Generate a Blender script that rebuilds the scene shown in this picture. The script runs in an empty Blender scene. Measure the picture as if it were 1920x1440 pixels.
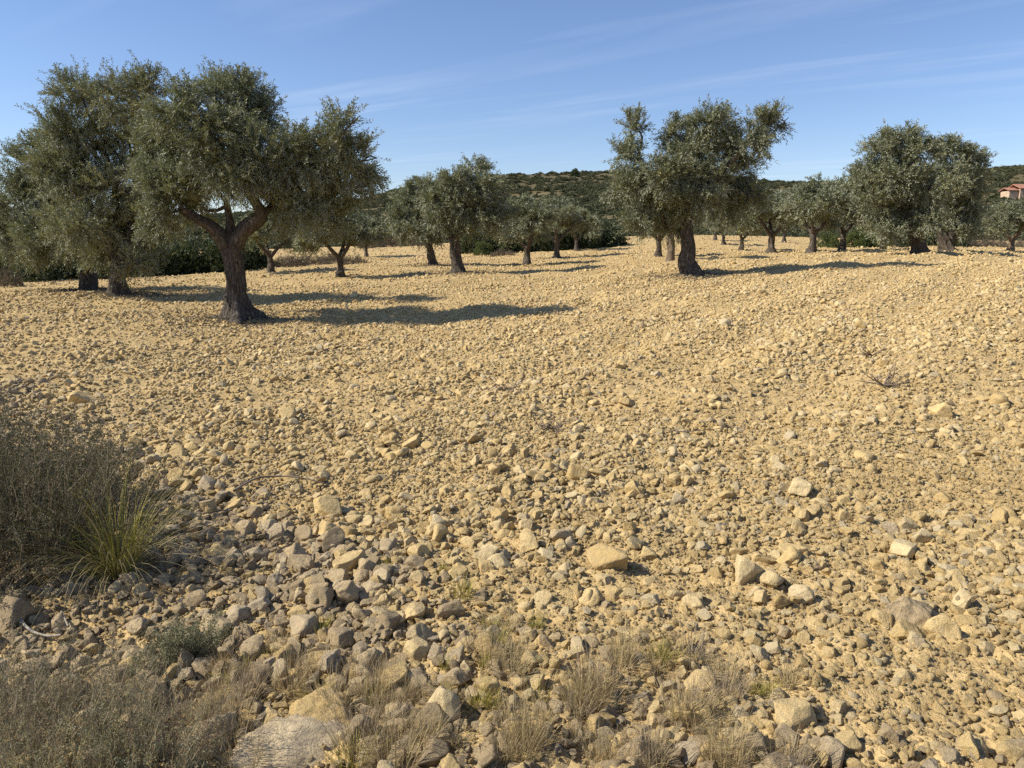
import bpy, math, random
import numpy as np
from mathutils import Vector, Matrix, noise as mnoise

R = math.radians
scene = bpy.context.scene
col = scene.collection
rng = np.random.default_rng(7)
random.seed(7)

# ---------------------------------------------------------------- camera, sky, sun, exposure
F_PX, HORIZON, EYE = 1450.0, 450.0, 1.6
PITCH = math.atan((720 - HORIZON) / F_PX)
cam_d = bpy.data.cameras.new('camera')
cam_d.sensor_width = 36.0
cam_d.lens = 36.0 * F_PX / 1920.0
cam_d.clip_start = 0.05
cam_d.clip_end = 6000
cam = bpy.data.objects.new('camera', cam_d)
cam.location = (0, 0, EYE)
cam.rotation_euler = (math.pi / 2 - PITCH, 0, 0)
col.objects.link(cam)
scene.camera = cam

SUN_EL = R(40)
SUN_TRAVEL = R(5)              # heading of the light over the ground, from +x
L = Vector((math.cos(SUN_TRAVEL) * math.cos(SUN_EL), math.sin(SUN_TRAVEL) * math.cos(SUN_EL), -math.sin(SUN_EL)))
sun_d = bpy.data.lights.new('sun', 'SUN')
sun_d.energy = 5.0
sun_d.angle = R(0.53)
sun_d.color = (1.0, 0.93, 0.80)
sun = bpy.data.objects.new('sun', sun_d)
sun.rotation_euler = L.to_track_quat('-Z', 'Y').to_euler()
col.objects.link(sun)

world = bpy.data.worlds.new('World')
scene.world = world
world.use_nodes = True
wt = world.node_tree
wt.nodes.clear()
def wn(t, **k):
    n = wt.nodes.new(t)
    for a, b in k.items():
        setattr(n, a, b)
    return n
sky = wn('ShaderNodeTexSky', sky_type='NISHITA', sun_disc=False)
sky.sun_elevation = SUN_EL
sky.sun_rotation = math.atan2(-L.x, -L.y)
sky.altitude = 400
sky.air_density = 1.0
sky.dust_density = 0.15
sky.ozone_density = 4.0
bg = wn('ShaderNodeBackground')
bg.inputs['Strength'].default_value = 0.101
wo = wn('ShaderNodeOutputWorld')
# thin cirrus: streaked noise on a plane high overhead (direction / height)
tc = wn('ShaderNodeTexCoord')
sep = wn('ShaderNodeSeparateXYZ')
wt.links.new(tc.outputs['Generated'], sep.inputs[0])
zc = wn('ShaderNodeMath', operation='MAXIMUM'); zc.inputs[1].default_value = 0.03
wt.links.new(sep.outputs['Z'], zc.inputs[0])
dx = wn('ShaderNodeMath', operation='DIVIDE'); dy = wn('ShaderNodeMath', operation='DIVIDE')
wt.links.new(sep.outputs['X'], dx.inputs[0]); wt.links.new(zc.outputs[0], dx.inputs[1])
wt.links.new(sep.outputs['Y'], dy.inputs[0]); wt.links.new(zc.outputs[0], dy.inputs[1])
cmb = wn('ShaderNodeCombineXYZ')
wt.links.new(dx.outputs[0], cmb.inputs[0]); wt.links.new(dy.outputs[0], cmb.inputs[1])
mp = wn('ShaderNodeMapping', vector_type='TEXTURE')
mp.inputs['Rotation'].default_value = (0, 0, R(-38))
mp.inputs['Scale'].default_value = (5.0, 0.9, 1)
mp.inputs['Location'].default_value = (3.35, 1.69, 0)
wt.links.new(cmb.outputs[0], mp.inputs[0])
n1 = wn('ShaderNodeTexNoise'); n1.inputs['Scale'].default_value = 1.5; n1.inputs['Detail'].default_value = 9; n1.inputs['Roughness'].default_value = 0.58; n1.inputs['Distortion'].default_value = 0.35
wt.links.new(mp.outputs[0], n1.inputs['Vector'])
mp2 = wn('ShaderNodeMapping'); mp2.inputs['Scale'].default_value = (0.22, 0.35, 1); mp2.inputs['Location'].default_value = (4.97, 0.63, 0)
wt.links.new(cmb.outputs[0], mp2.inputs[0])
n2 = wn('ShaderNodeTexNoise'); n2.inputs['Scale'].default_value = 1.0; n2.inputs['Detail'].default_value = 3
wt.links.new(mp2.outputs[0], n2.inputs['Vector'])
r1 = wn('ShaderNodeMapRange'); r1.inputs[1].default_value = 0.50; r1.inputs[2].default_value = 0.85
r2 = wn('ShaderNodeMapRange'); r2.inputs[1].default_value = 0.38; r2.inputs[2].default_value = 0.72
wt.links.new(n1.outputs['Fac'], r1.inputs[0]); wt.links.new(n2.outputs['Fac'], r2.inputs[0])
mul = wn('ShaderNodeMath', operation='MULTIPLY')
wt.links.new(r1.outputs[0], mul.inputs[0]); wt.links.new(r2.outputs[0], mul.inputs[1])
mulb = wn('ShaderNodeMath', operation='MULTIPLY'); mulb.inputs[1].default_value = 0.42
wt.links.new(mul.outputs[0], mulb.inputs[0])
mix = wn('ShaderNodeMix', data_type='RGBA')
mix.inputs[7].default_value = (7.5, 8.0, 9.0, 1)
wt.links.new(mulb.outputs[0], mix.inputs[0])
tint = wn('ShaderNodeMix', data_type='RGBA', blend_type='MULTIPLY'); tint.inputs[0].default_value = 1.0
tint.inputs[7].default_value = (1.0, 0.97, 1.06, 1)
wt.links.new(sky.outputs[0], tint.inputs[6]); wt.links.new(tint.outputs[2], mix.inputs[6])
wt.links.new(mix.outputs[2], bg.inputs['Color'])
wt.links.new(bg.outputs[0], wo.inputs[0])

vs = scene.view_settings
vs.view_transform = 'Standard'
vs.look = 'None'
vs.gamma = 1.0
vs.exposure = 0.45
vs.use_curve_mapping = False
cy = scene.cycles
cy.max_bounces = 5
cy.diffuse_bounces = 3
cy.glossy_bounces = 2
cy.transmission_bounces = 3
cy.transparent_max_bounces = 4
cy.use_denoising = False
cy.use_adaptive_sampling = True
cy.adaptive_threshold = 0.012
cy.sample_clamp_indirect = 6

# ---------------------------------------------------------------- helpers
FWD = np.array([0, math.cos(PITCH), -math.sin(PITCH)])
UPV = np.array([0, math.sin(PITCH), math.cos(PITCH)])
RGT = np.array([1.0, 0, 0])
def ray(px, py):
    d = FWD + RGT * ((px - 960) / F_PX) + UPV * ((720 - py) / F_PX)
    return d
def at_depth(px, py, Y):
    d = ray(px, py)
    return np.array([0, 0, EYE]) + d * (Y / d[1])

def hash2(ix, iy, seed):
    h = (ix.astype(np.int64) * 374761393 + iy.astype(np.int64) * 668265263 + seed * 1442695041) & 0xFFFFFFFF
    h = ((h ^ (h >> 13)) * 1274126177) & 0xFFFFFFFF
    h = (h ^ (h >> 16)) & 0xFFFFFF
    return h / float(0xFFFFFF)
def vnoise(x, y, seed=0):
    ix = np.floor(x); iy = np.floor(y)
    fx = x - ix; fy = y - iy
    fx = fx * fx * (3 - 2 * fx); fy = fy * fy * (3 - 2 * fy)
    a = hash2(ix, iy, seed); b = hash2(ix + 1, iy, seed); c = hash2(ix, iy + 1, seed); d = hash2(ix + 1, iy + 1, seed)
    return (a + (b - a) * fx) * (1 - fy) + (c + (d - c) * fx) * fy
def fbm(x, y, seed=0, octs=4, gain=0.5):
    s = 0; a = 1; t = 0
    for o in range(octs):
        s = s + a * vnoise(x * 2 ** o + 17.3 * o, y * 2 ** o - 9.1 * o, seed + o); t += a; a *= gain
    return s / t
def worley(x, y, seed=0):
    ix = np.floor(x); iy = np.floor(y)
    best = np.full(x.shape, 9.0)
    for ox in (-1, 0, 1):
        for oy in (-1, 0, 1):
            cx = ix + ox; cyy = iy + oy
            px = cx + hash2(cx, cyy, seed); py = cyy + hash2(cx, cyy, seed + 91)
            best = np.minimum(best, (x - px) ** 2 + (y - py) ** 2)
    return np.sqrt(best)

def new_mesh(name, verts, faces, mat=None, smooth=False, attrs=None):
    """faces: int array (n,3) or (n,4)."""
    me = bpy.data.meshes.new(name)
    verts = np.asarray(verts, dtype=np.float32); faces = np.asarray(faces, dtype=np.int32)
    nf, k = faces.shape
    me.vertices.add(len(verts)); me.vertices.foreach_set('co', verts.ravel())
    me.loops.add(nf * k); me.loops.foreach_set('vertex_index', faces.ravel())
    me.polygons.add(nf)
    me.polygons.foreach_set('loop_start', np.arange(0, nf * k, k, dtype=np.int32))
    me.polygons.foreach_set('loop_total', np.full(nf, k, dtype=np.int32))
    me.polygons.foreach_set('use_smooth', np.full(nf, smooth, dtype=bool))
    if attrs:
        for an, (tp, dat) in attrs.items():
            a = me.attributes.new(an, tp, 'POINT')
            a.data.foreach_set('vector' if tp == 'FLOAT_VECTOR' else 'value', np.asarray(dat).ravel())
    me.update(calc_edges=True)
    if mat:
        me.materials.append(mat)
    return me
def link(name, data, parent=None, loc=None, rot=None, scl=None):
    o = bpy.data.objects.new(name, data)
    col.objects.link(o)
    if parent: o.parent = parent
    if loc is not None: o.location = loc
    if rot is not None: o.rotation_euler = rot
    if scl is not None: o.scale = scl if hasattr(scl, '__len__') else (scl,) * 3
    return o
def tag(o, label=None, cat=None, group=None, kind=None):
    if label: o['label'] = label
    if cat: o['category'] = cat
    if group: o['group'] = group
    if kind: o['kind'] = kind
    return o
def empty(name, loc, rz=0):
    o = link(name, None, loc=loc, rot=(0, 0, rz)); o.empty_display_size = 0.2
    return o

# ---------------------------------------------------------------- materials
def mat_new(name):
    m = bpy.data.materials.new(name); m.use_nodes = True
    nt = m.node_tree; nt.nodes.clear()
    out = nt.nodes.new('ShaderNodeOutputMaterial')
    b = nt.nodes.new('ShaderNodeBsdfPrincipled')
    nt.links.new(b.outputs[0], out.inputs[0])
    return m, nt, b, out
def nd(nt, t, **k):
    n = nt.nodes.new(t)
    for a, v in k.items():
        if isinstance(a, str) and a.startswith('i_'):
            n.inputs[a[2:].replace('_', ' ')].default_value = v
        else:
            setattr(n, a, v)
    return n
def ramp(nt, fac, stops, interp='LINEAR'):
    r = nt.nodes.new('ShaderNodeValToRGB'); r.color_ramp.interpolation = interp
    e = r.color_ramp.elements
    e[0].position, e[0].color = stops[0][0], (*stops[0][1], 1)
    e[1].position, e[1].color = stops[-1][0], (*stops[-1][1], 1)
    for p, c in stops[1:-1]:
        x = e.new(p); x.color = (*c, 1)
    nt.links.new(fac, r.inputs[0])
    return r.outputs[0]
def mixc(nt, fac, a, b, blend='MIX'):
    m = nt.nodes.new('ShaderNodeMix'); m.data_type = 'RGBA'; m.blend_type = blend
    for s, v in ((0, fac), (6, a), (7, b)):
        if isinstance(v, (int, float)): m.inputs[s].default_value = v
        elif isinstance(v, tuple): m.inputs[s].default_value = (*v, 1)
        else: nt.links.new(v, m.inputs[s])
    return m.outputs[2]
def noise_n(nt, vec, scale, detail=4, rough=0.55, dist=0.0):
    n = nt.nodes.new('ShaderNodeTexNoise')
    n.inputs['Scale'].default_value = scale; n.inputs['Detail'].default_value = detail
    n.inputs['Roughness'].default_value = rough; n.inputs['Distortion'].default_value = dist
    if vec is not None: nt.links.new(vec, n.inputs['Vector'])
    return n.outputs['Fac']
def mrange(nt, v, a, b, c=0.0, d=1.0):
    n = nt.nodes.new('ShaderNodeMapRange')
    for i, x in ((1, a), (2, b), (3, c), (4, d)): n.inputs[i].default_value = x
    nt.links.new(v, n.inputs[0]); return n.outputs[0]
def bump(nt, h, strength, dist, b, prev=None):
    n = nt.nodes.new('ShaderNodeBump'); n.inputs['Strength'].default_value = strength; n.inputs['Distance'].default_value = dist
    nt.links.new(h, n.inputs['Height'])
    if prev is not None: nt.links.new(prev, n.inputs['Normal'])
    nt.links.new(n.outputs[0], b.inputs['Normal']); return n.outputs[0]

def make_soil():
    m, nt, b, _ = mat_new('sandy_soil')
    g = nd(nt, 'ShaderNodeNewGeometry').outputs['Position']
    big = noise_n(nt, g, 0.35, 3)
    mid = noise_n(nt, g, 6, 5)
    fine = noise_n(nt, g, 55, 4, 0.65)
    c = ramp(nt, big, [(0.30, (0.50, 0.355, 0.160)), (0.52, (0.57, 0.415, 0.195)), (0.72, (0.52, 0.38, 0.188))])
    c2 = ramp(nt, mid, [(0.32, (0.72, 0.68, 0.62)), (0.55, (1, 1, 1)), (0.8, (1.12, 1.10, 1.06))])
    c = mixc(nt, 0.8, c, c2, 'MULTIPLY')
    c3 = ramp(nt, fine, [(0.3, (0.75, 0.72, 0.68)), (0.6, (1.03, 1.03, 1.03))])
    c = mixc(nt, 0.7, c, c3, 'MULTIPLY')
    nt.links.new(c, b.inputs['Base Color'])
    b.inputs['Roughness'].default_value = 0.95
    b.inputs['Specular IOR Level'].default_value = 0.15
    h1 = bump(nt, fine, 0.7, 0.02, b)
    bump(nt, noise_n(nt, g, 16, 5, 0.6), 0.8, 0.05, b, h1)
    return m
def make_stone_mat(name, stops, patch, patch_amt, dark=1.0):
    m, nt, b, _ = mat_new(name)
    oi = nd(nt, 'ShaderNodeObjectInfo')
    tcx = nd(nt, 'ShaderNodeTexCoord').outputs['Object']
    off = nd(nt, 'ShaderNodeVectorMath', operation='SCALE'); off.inputs['Scale'].default_value = 37.0
    cx = nd(nt, 'ShaderNodeCombineXYZ')
    for i in range(3): nt.links.new(oi.outputs['Random'], cx.inputs[i])
    nt.links.new(cx.outputs[0], off.inputs[0])
    add = nd(nt, 'ShaderNodeVectorMath', operation='ADD')
    nt.links.new(tcx, add.inputs[0]); nt.links.new(off.outputs[0], add.inputs[1])
    v = add.outputs[0]
    c = ramp(nt, oi.outputs['Random'], stops)
    n1 = noise_n(nt, v, 1.6, 6, 0.62)
    c = mixc(nt, 0.75, c, ramp(nt, n1, [(0.28, (0.66, 0.62, 0.56)), (0.5, (1, 1, 1)), (0.75, (1.12, 1.12, 1.1))]), 'MULTIPLY')
    pn = mrange(nt, noise_n(nt, v, 2.3, 5, 0.7, 0.4), 0.50, 0.68, 0, patch_amt)
    c = mixc(nt, pn, c, patch)
    sp = mrange(nt, noise_n(nt, v, 11, 4, 0.7), 0.58, 0.7, 0, 0.45)
    c = mixc(nt, sp, c, (patch[0] * 0.5, patch[1] * 0.5, patch[2] * 0.5))
    nt.links.new(c, b.inputs['Base Color'])
    b.inputs['Roughness'].default_value = 0.92
    b.inputs['Specular IOR Level'].default_value = 0.2
    p = bump(nt, noise_n(nt, v, 5.0, 7, 0.68), 0.8, 0.018, b)
    bump(nt, noise_n(nt, v, 22, 3, 0.7), 0.6, 0.004, b, p)
    return m
M_SOIL = make_soil()
M_TAN = make_stone_mat('tan_limestone', [(0.0, (0.46, 0.325, 0.140)), (0.25, (0.56, 0.405, 0.180)), (0.6, (0.60, 0.445, 0.212)), (0.85, (0.63, 0.49, 0.262)), (1.0, (0.50, 0.405, 0.25))], (0.38, 0.305, 0.195), 0.5)
M_GREY = make_stone_mat('weathered_limestone', [(0.0, (0.33, 0.25, 0.145)), (0.4, (0.43, 0.325, 0.185)), (0.75, (0.49, 0.375, 0.215)), (1.0, (0.44, 0.355, 0.235))], (0.23, 0.185, 0.125), 0.75)
M_BOULDER = make_stone_mat('lichened_boulder', [(0.0, (0.50, 0.395, 0.24)), (1.0, (0.55, 0.435, 0.27))], (0.27, 0.22, 0.15), 0.9)

def make_leaf_mat(name, top, under, alt, spec=0.2, transl=0.22, rough=0.55):
    m, nt, b, out = mat_new(name)
    a = nd(nt, 'ShaderNodeAttribute', attribute_name='tone')
    g = nd(nt, 'ShaderNodeNewGeometry')
    lo = tuple(x * 0.62 for x in top); hi = tuple(x * 1.45 for x in top)
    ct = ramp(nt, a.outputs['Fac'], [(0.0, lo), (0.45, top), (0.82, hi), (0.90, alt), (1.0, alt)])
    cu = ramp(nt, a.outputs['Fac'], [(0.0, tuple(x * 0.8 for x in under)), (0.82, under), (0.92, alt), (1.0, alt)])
    c = mixc(nt, g.outputs['Backfacing'], ct, cu)
    nt.links.new(c, b.inputs['Base Color'])
    b.inputs['Roughness'].default_value = rough
    b.inputs['Specular IOR Level'].default_value = spec
    t = nd(nt, 'ShaderNodeBsdfTranslucent')
    tcx = mixc(nt, 0.6, c, (0.16, 0.18, 0.05))
    nt.links.new(tcx, t.inputs[0])
    ms = nd(nt, 'ShaderNodeMixShader'); ms.inputs[0].default_value = transl
    nt.links.new(b.outputs[0], ms.inputs[1]); nt.links.new(t.outputs[0], ms.inputs[2])
    nt.links.new(ms.outputs[0], out.inputs[0])
    return m
M_OLIVE = make_leaf_mat('olive_leaf', (0.160, 0.174, 0.080), (0.33, 0.34, 0.24), (0.30, 0.255, 0.10))
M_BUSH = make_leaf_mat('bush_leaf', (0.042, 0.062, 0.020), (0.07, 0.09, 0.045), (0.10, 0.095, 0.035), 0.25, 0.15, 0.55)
M_BUSHY = make_leaf_mat('bush_leaf_bright', (0.075, 0.105, 0.022), (0.09, 0.12, 0.04), (0.15, 0.14, 0.035), 0.25, 0.25, 0.55)
M_DRYBUSH = make_leaf_mat('dry_bush_twig', (0.17, 0.135, 0.10), (0.20, 0.165, 0.125), (0.24, 0.19, 0.12), 0.1, 0.1, 0.8)
M_SCRUB = make_leaf_mat('shrub_needle', (0.088, 0.086, 0.046), (0.13, 0.12, 0.075), (0.24, 0.19, 0.13), 0.15, 0.15, 0.7)
M_THYME = make_leaf_mat('grey_green_leaf', (0.22, 0.22, 0.115), (0.27, 0.265, 0.16), (0.29, 0.26, 0.14), 0.15, 0.15, 0.7)
M_HILLB = make_leaf_mat('hill_scrub_leaf', (0.105, 0.112, 0.056), (0.125, 0.13, 0.075), (0.18, 0.14, 0.075), 0.15, 0.1, 0.7)
def make_blade_mat(name, stops):
    m, nt, b, out = mat_new(name)
    a = nd(nt, 'ShaderNodeAttribute', attribute_name='tone')
    c = ramp(nt, a.outputs['Fac'], stops)
    nt.links.new(c, b.inputs['Base Color']); b.inputs['Roughness'].default_value = 0.6; b.inputs['Specular IOR Level'].default_value = 0.25
    t = nd(nt, 'ShaderNodeBsdfTranslucent'); nt.links.new(c, t.inputs[0])
    ms = nd(nt, 'ShaderNodeMixShader'); ms.inputs[0].default_value = 0.25
    nt.links.new(b.outputs[0], ms.inputs[1]); nt.links.new(t.outputs[0], ms.inputs[2]); nt.links.new(ms.outputs[0], out.inputs[0])
    return m
M_STRAW = make_blade_mat('dry_straw', [(0.0, (0.27, 0.20, 0.105)), (0.4, (0.44, 0.34, 0.175)), (0.75, (0.52, 0.42, 0.23)), (0.9, (0.30, 0.29, 0.09)), (1.0, (0.24, 0.27, 0.06))])
M_GREENG = make_blade_mat('yellow_green_grass', [(0.0, (0.34, 0.27, 0.14)), (0.3, (0.40, 0.33, 0.09)), (0.7, (0.33, 0.31, 0.055)), (1.0, (0.22, 0.24, 0.04))])
M_GREYST = make_blade_mat('grey_dry_stem', [(0.0, (0.22, 0.165, 0.115)), (0.5, (0.34, 0.265, 0.175)), (0.8, (0.43, 0.35, 0.23)), (1.0, (0.24, 0.25, 0.11))])
def make_bark(name, base, light):
    m, nt, b, _ = mat_new(name)
    tcx = nd(nt, 'ShaderNodeTexCoord').outputs['Object']
    mpn = nd(nt, 'ShaderNodeMapping'); mpn.inputs['Scale'].default_value = (1, 1, 0.28); nt.links.new(tcx, mpn.inputs[0])
    v = mpn.outputs[0]
    n1 = noise_n(nt, v, 26, 6, 0.65, 0.6); n2 = noise_n(nt, tcx, 4, 4)
    c = ramp(nt, n1, [(0.32, tuple(x * 0.45 for x in base)), (0.5, base), (0.72, light)])
    c = mixc(nt, 0.6, c, ramp(nt, n2, [(0.3, (0.7, 0.66, 0.62)), (0.7, (1.15, 1.12, 1.1))]), 'MULTIPLY')
    nt.links.new(c, b.inputs['Base Color']); b.inputs['Roughness'].default_value = 0.9; b.inputs['Specular IOR Level'].default_value = 0.15
    bump(nt, n1, 1.0, 0.06, b)
    return m
M_BARK = make_bark('olive_bark', (0.105, 0.088, 0.070), (0.27, 0.235, 0.195))
M_BARKP = make_bark('pale_bark', (0.21, 0.16, 0.11), (0.34, 0.27, 0.20))
def plain(name, c, rough=0.8, vary=0.25, scale=3):
    m, nt, b, _ = mat_new(name)
    g = nd(nt, 'ShaderNodeTexCoord').outputs['Object']
    n = noise_n(nt, g, scale, 5)
    cc = ramp(nt, n, [(0.3, tuple(x * (1 - vary) for x in c)), (0.7, tuple(x * (1 + vary) for x in c))])
    nt.links.new(cc, b.inputs['Base Color']); b.inputs['Roughness'].default_value = rough
    return m
M_TWIG = plain('dead_twig', (0.17, 0.13, 0.095), 0.85, 0.35, 30)
M_WHITETWIG = plain('bleached_stick', (0.30, 0.26, 0.20), 0.8, 0.25, 30)

# ---------------------------------------------------------------- terrain
CP = [  # pixel of a point on the ground, forward distance
    (445, 603, 15.5), (222, 555, 18.5), (168, 547, 21.5), (508, 511, 31), (638, 520, 27), (859, 514, 27.5), (813, 499, 33),
    (988, 498, 36), (1044, 484, 42), (1081, 470, 50), (1297, 522, 21), (1234, 484, 32), (1257, 490, 28), (1356, 459, 50),
    (1390, 470, 42), (1446, 474, 38), (1522, 475, 33), (1579, 471, 36), (1656, 469, 33), (1725, 476, 27), (1770, 471, 31),
    (1895, 473, 40), (700, 470, 60), (1300, 440, 85), (1600, 455, 70), (30, 520, 38), (0, 545, 22), (1900, 500, 20), (960, 455, 85), (300, 480, 80), (1920, 452, 80)]
cps = [at_depth(*c) for c in CP]
for x in (-6, -3, -1, 1, 3, 6):
    for y in (1.0, 3.0, 6.0):
        cps.append(np.array([x * y / 3.0 if y > 1 else x * 0.5, y, 0.012 * x * y / 3.0 + (0.03 if y > 5 else 0)]))
for a in (-2.6, -1.8, -1.2, 1.2, 1.8, 2.6):
    for r_ in (3, 30):
        cps.append(np.array([math.sin(a) * r_, math.cos(a) * r_, 0.1 if r_ < 10 else 0.5]))
cps = np.array(cps)
def uv_of(x, y):
    r = np.maximum(np.hypot(x, y), 0.8)
    th = np.arctan2(x, y)
    return np.stack([th * 2.2, np.log(r)], -1)
def tps_k(d2):
    return 0.5 * d2 * np.log(d2 + 1e-9)
_P = uv_of(cps[:, 0], cps[:, 1]); _n = len(_P)
_K = tps_k(((_P[:, None] - _P[None]) ** 2).sum(-1)) + np.eye(_n) * 0.05
_A = np.zeros((_n + 3, _n + 3)); _A[:_n, :_n] = _K; _A[:_n, _n] = 1; _A[:_n, _n + 1:] = _P; _A[_n, :_n] = 1; _A[_n + 1:, :_n] = _P.T
_W = np.linalg.solve(_A, np.concatenate([cps[:, 2], [0, 0, 0]]))
def field_z(x, y):
    q = uv_of(x, y)
    q[..., 1] = np.minimum(q[..., 1], math.log(95.0))
    out = np.empty(len(q))
    for i in range(0, len(q), 60000):
        qq = q[i:i + 60000]
        d2 = ((qq[:, None] - _P[None]) ** 2).sum(-1)
        out[i:i + 60000] = tps_k(d2) @ _W[:_n] + _W[_n] + qq @ _W[_n + 1:]
    return out
RPX = np.array([-900, 0, 300, 560, 690, 800, 940, 1130, 1300, 1440, 1560, 1700, 1860, 1920, 2800], float)
RPY = np.array([430, 418, 412, 398, 376, 352, 334, 329, 334, 346, 350, 330, 316, 312, 330], float)
def hill_z(x, y, base):
    r = np.hypot(x, y); th = np.arctan2(x, y)
    u = np.where(np.abs(th) < 1.1, np.tan(np.clip(th, -1.1, 1.1)), np.sign(th) * 1.96)
    ridge = np.interp(960 + u * F_PX * 0.985, RPX, RPY)
    Yr = 250.0 + 40 * np.sin(th * 3.0)
    zr = EYE + (HORIZON - ridge) / F_PX * Yr
    d = np.where(np.abs(th) < 1.1, y, r)
    t = np.clip((d - 105.0) / (Yr - 105.0), 0, 1)
    prof = t ** 1.25
    n = (fbm(x / 38, y / 38, 5, 4) - 0.5) * 7.0 * np.sin(np.pi * np.clip(t, 0, 1)) 
    z = base + (zr - base) * prof + n
    back = np.clip((d - Yr) / 400.0, 0, 1)
    z = z - back * (zr * 0.8)
    return z
def furrow(x, y):
    return np.sin((x * 0.80 - y * 0.60) / 0.75 * math.pi + 2.5 * fbm(x / 3, y / 3, 77, 2))
def micro(x, y):
    r = np.hypot(x, y)
    w1 = 1.0 - worley(x / 0.19, y / 0.19, 3); w2 = 1.0 - worley(x / 0.07, y / 0.07, 8)
    big = fbm(x / 1.3, y / 1.3, 21, 3) - 0.5
    fur = furrow(x, y)        # shallow tillage ridges
    near = np.clip(1 - (r - 10) / 40, 0.35, 1)
    z = 0.10 * big + 0.040 * w1 * near + 0.020 * w2 * near + 0.018 * (fbm(x / 0.35, y / 0.35, 31, 4) - 0.5) * 2
    z = z + 0.036 * fur * np.clip((r - 4) / 4, 0, 1)
    # low bank where two passes of the plough met
    bx = 0.85 + 0.293 * (y - 15.5) + 0.12 * np.sin(y * 1.3); dd = x - bx
    w_ = np.clip((y - 10) / 4, 0, 1) * np.clip((27 - y) / 6, 0, 1)
    z = z + w_ * (0.16 * (1 / (1 + np.exp(-np.clip(dd / 0.25, -30, 30))) - 0.5) * np.exp(-np.abs(dd) / 3.0) - 0.10 * np.exp(-((dd - 0.5) / 0.22) ** 2))
    return z
def ground_z(x, y):
    x = np.atleast_1d(np.asarray(x, float)); y = np.atleast_1d(np.asarray(y, float))
    z = field_z(x, y)
    r = np.hypot(x, y)
    far = r > 100
    if far.any():
        z[far] = hill_z(x[far], y[far], z[far])
    nm = r < 120
    if nm.any():
        z[nm] += micro(x[nm], y[nm]) * np.clip((120 - r[nm]) / 20, 0, 1)
    return z
def gz(x, y):
    return float(ground_z(x, y)[0])
def on_ground(px, py, ymax=320.0):
    """World point where the sight line through a photo pixel first meets the ground."""
    d = ray(px, py); d = d / d[1]
    Ys = np.exp(np.linspace(math.log(1.0), math.log(ymax), 900))
    P = np.array([0, 0, EYE])[None] + d[None] * Ys[:, None]
    g = field_z(P[:, 0], P[:, 1])
    far = np.hypot(P[:, 0], P[:, 1]) > 100
    g[far] = hill_z(P[far, 0], P[far, 1], g[far])
    below = np.nonzero(P[:, 2] <= g)[0]
    i = below[0] if len(below) else len(Ys) - 1
    return P[i, 0], P[i, 1]

th_in = np.linspace(R(-58), R(58), 485)
th_out = np.concatenate([np.linspace(R(58), R(180), 34)[1:], np.linspace(R(-180), R(-58), 34)[1:-1]])
ths = np.concatenate([th_in, th_out]); NT = len(ths)
def sheet(name, rads, mat, centre=False):
    T, RR = np.meshgrid(ths, rads)
    x = (RR * np.sin(T)).ravel(); y = (RR * np.cos(T)).ravel()
    z = ground_z(x, y)
    v = np.stack([x, y, z], -1)
    nr = len(rads)
    i = np.arange(nr - 1)[:, None] * NT; j = np.arange(NT)[None]; j2 = (j + 1) % NT
    f = np.stack([(i + j).ravel(), (i + j2).ravel(), (i + NT + j2).ravel(), (i + NT + j).ravel()], -1)[:, ::-1]
    me = new_mesh(name, v, f, mat, True)
    return tag(link(name, me), kind='structure')
r_near = [0.02]
while r_near[-1] < 104:
    r = r_near[-1]
    r_near.append(r + (0.4 if r < 1.2 else max(0.009, 0.0060 * r) if r < 40 else 0.015 * r))
r_near = np.array(r_near)
sheet('ground', r_near, M_SOIL)
def make_hillmat():
    m, nt, b, _ = mat_new('hill_soil')
    g = nd(nt, 'ShaderNodeNewGeometry').outputs['Position']
    n = noise_n(nt, g, 0.06, 5, 0.6); f = noise_n(nt, g, 0.8, 5)
    c = ramp(nt, n, [(0.35, (0.11, 0.095, 0.05)), (0.58, (0.14, 0.115, 0.06)), (0.70, (0.24, 0.175, 0.095)), (0.80, (0.36, 0.26, 0.15))])
    c = mixc(nt, 0.7, c, ramp(nt, f, [(0.3, (0.7, 0.7, 0.7)), (0.7, (1.1, 1.1, 1.1))]), 'MULTIPLY')
    nt.links.new(c, b.inputs['Base Color']); b.inputs['Roughness'].default_value = 0.95; b.inputs['Specular IOR Level'].default_value = 0.1
    return m
M_HILL = make_hillmat()
sheet('hill', np.concatenate([[r_near[-1]], np.geomspace(106, 330, 110), np.geomspace(340, 4500, 24)]), M_HILL)

# ---------------------------------------------------------------- leaves, blades, tubes
def orth(d):
    a = np.where(np.abs(d[:, 2:3]) < 0.9, np.array([[0, 0, 1.0]]), np.array([[1.0, 0, 0]]))
    u = np.cross(d, a); u /= np.linalg.norm(u, axis=1, keepdims=True) + 1e-9
    return u, np.cross(d, u)
def unit(v):
    return v / (np.linalg.norm(v, axis=-1, keepdims=True) + 1e-9)
def leaf_quads(pos, dirs, length, width, g, up_bias=0.6):
    """Pointed four-cornered leaves: position, direction, length, width -> verts, quads."""
    n = len(pos)
    u, w = orth(dirs)
    ang = g.uniform(0, 2 * np.pi, n)[:, None]
    side = u * np.cos(ang) + w * np.sin(ang)
    nor = np.cross(dirs, side)
    flip = np.sign(nor[:, 2:3] + g.normal(0, 0.35, (n, 1)))     # upper face mostly up
    side = side * np.where(flip == 0, 1, flip)
    L_ = length[:, None]; W_ = width[:, None]
    mid = pos + dirs * L_ * 0.5
    tip = pos + dirs * L_ + np.array([[0, 0, -0.12]]) * L_
    v = np.stack([pos, mid + side * W_ * 0.5, tip, mid - side * W_ * 0.5], 1).reshape(-1, 3)
    f = np.arange(n * 4).reshape(n, 4)
    return v, f
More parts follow.
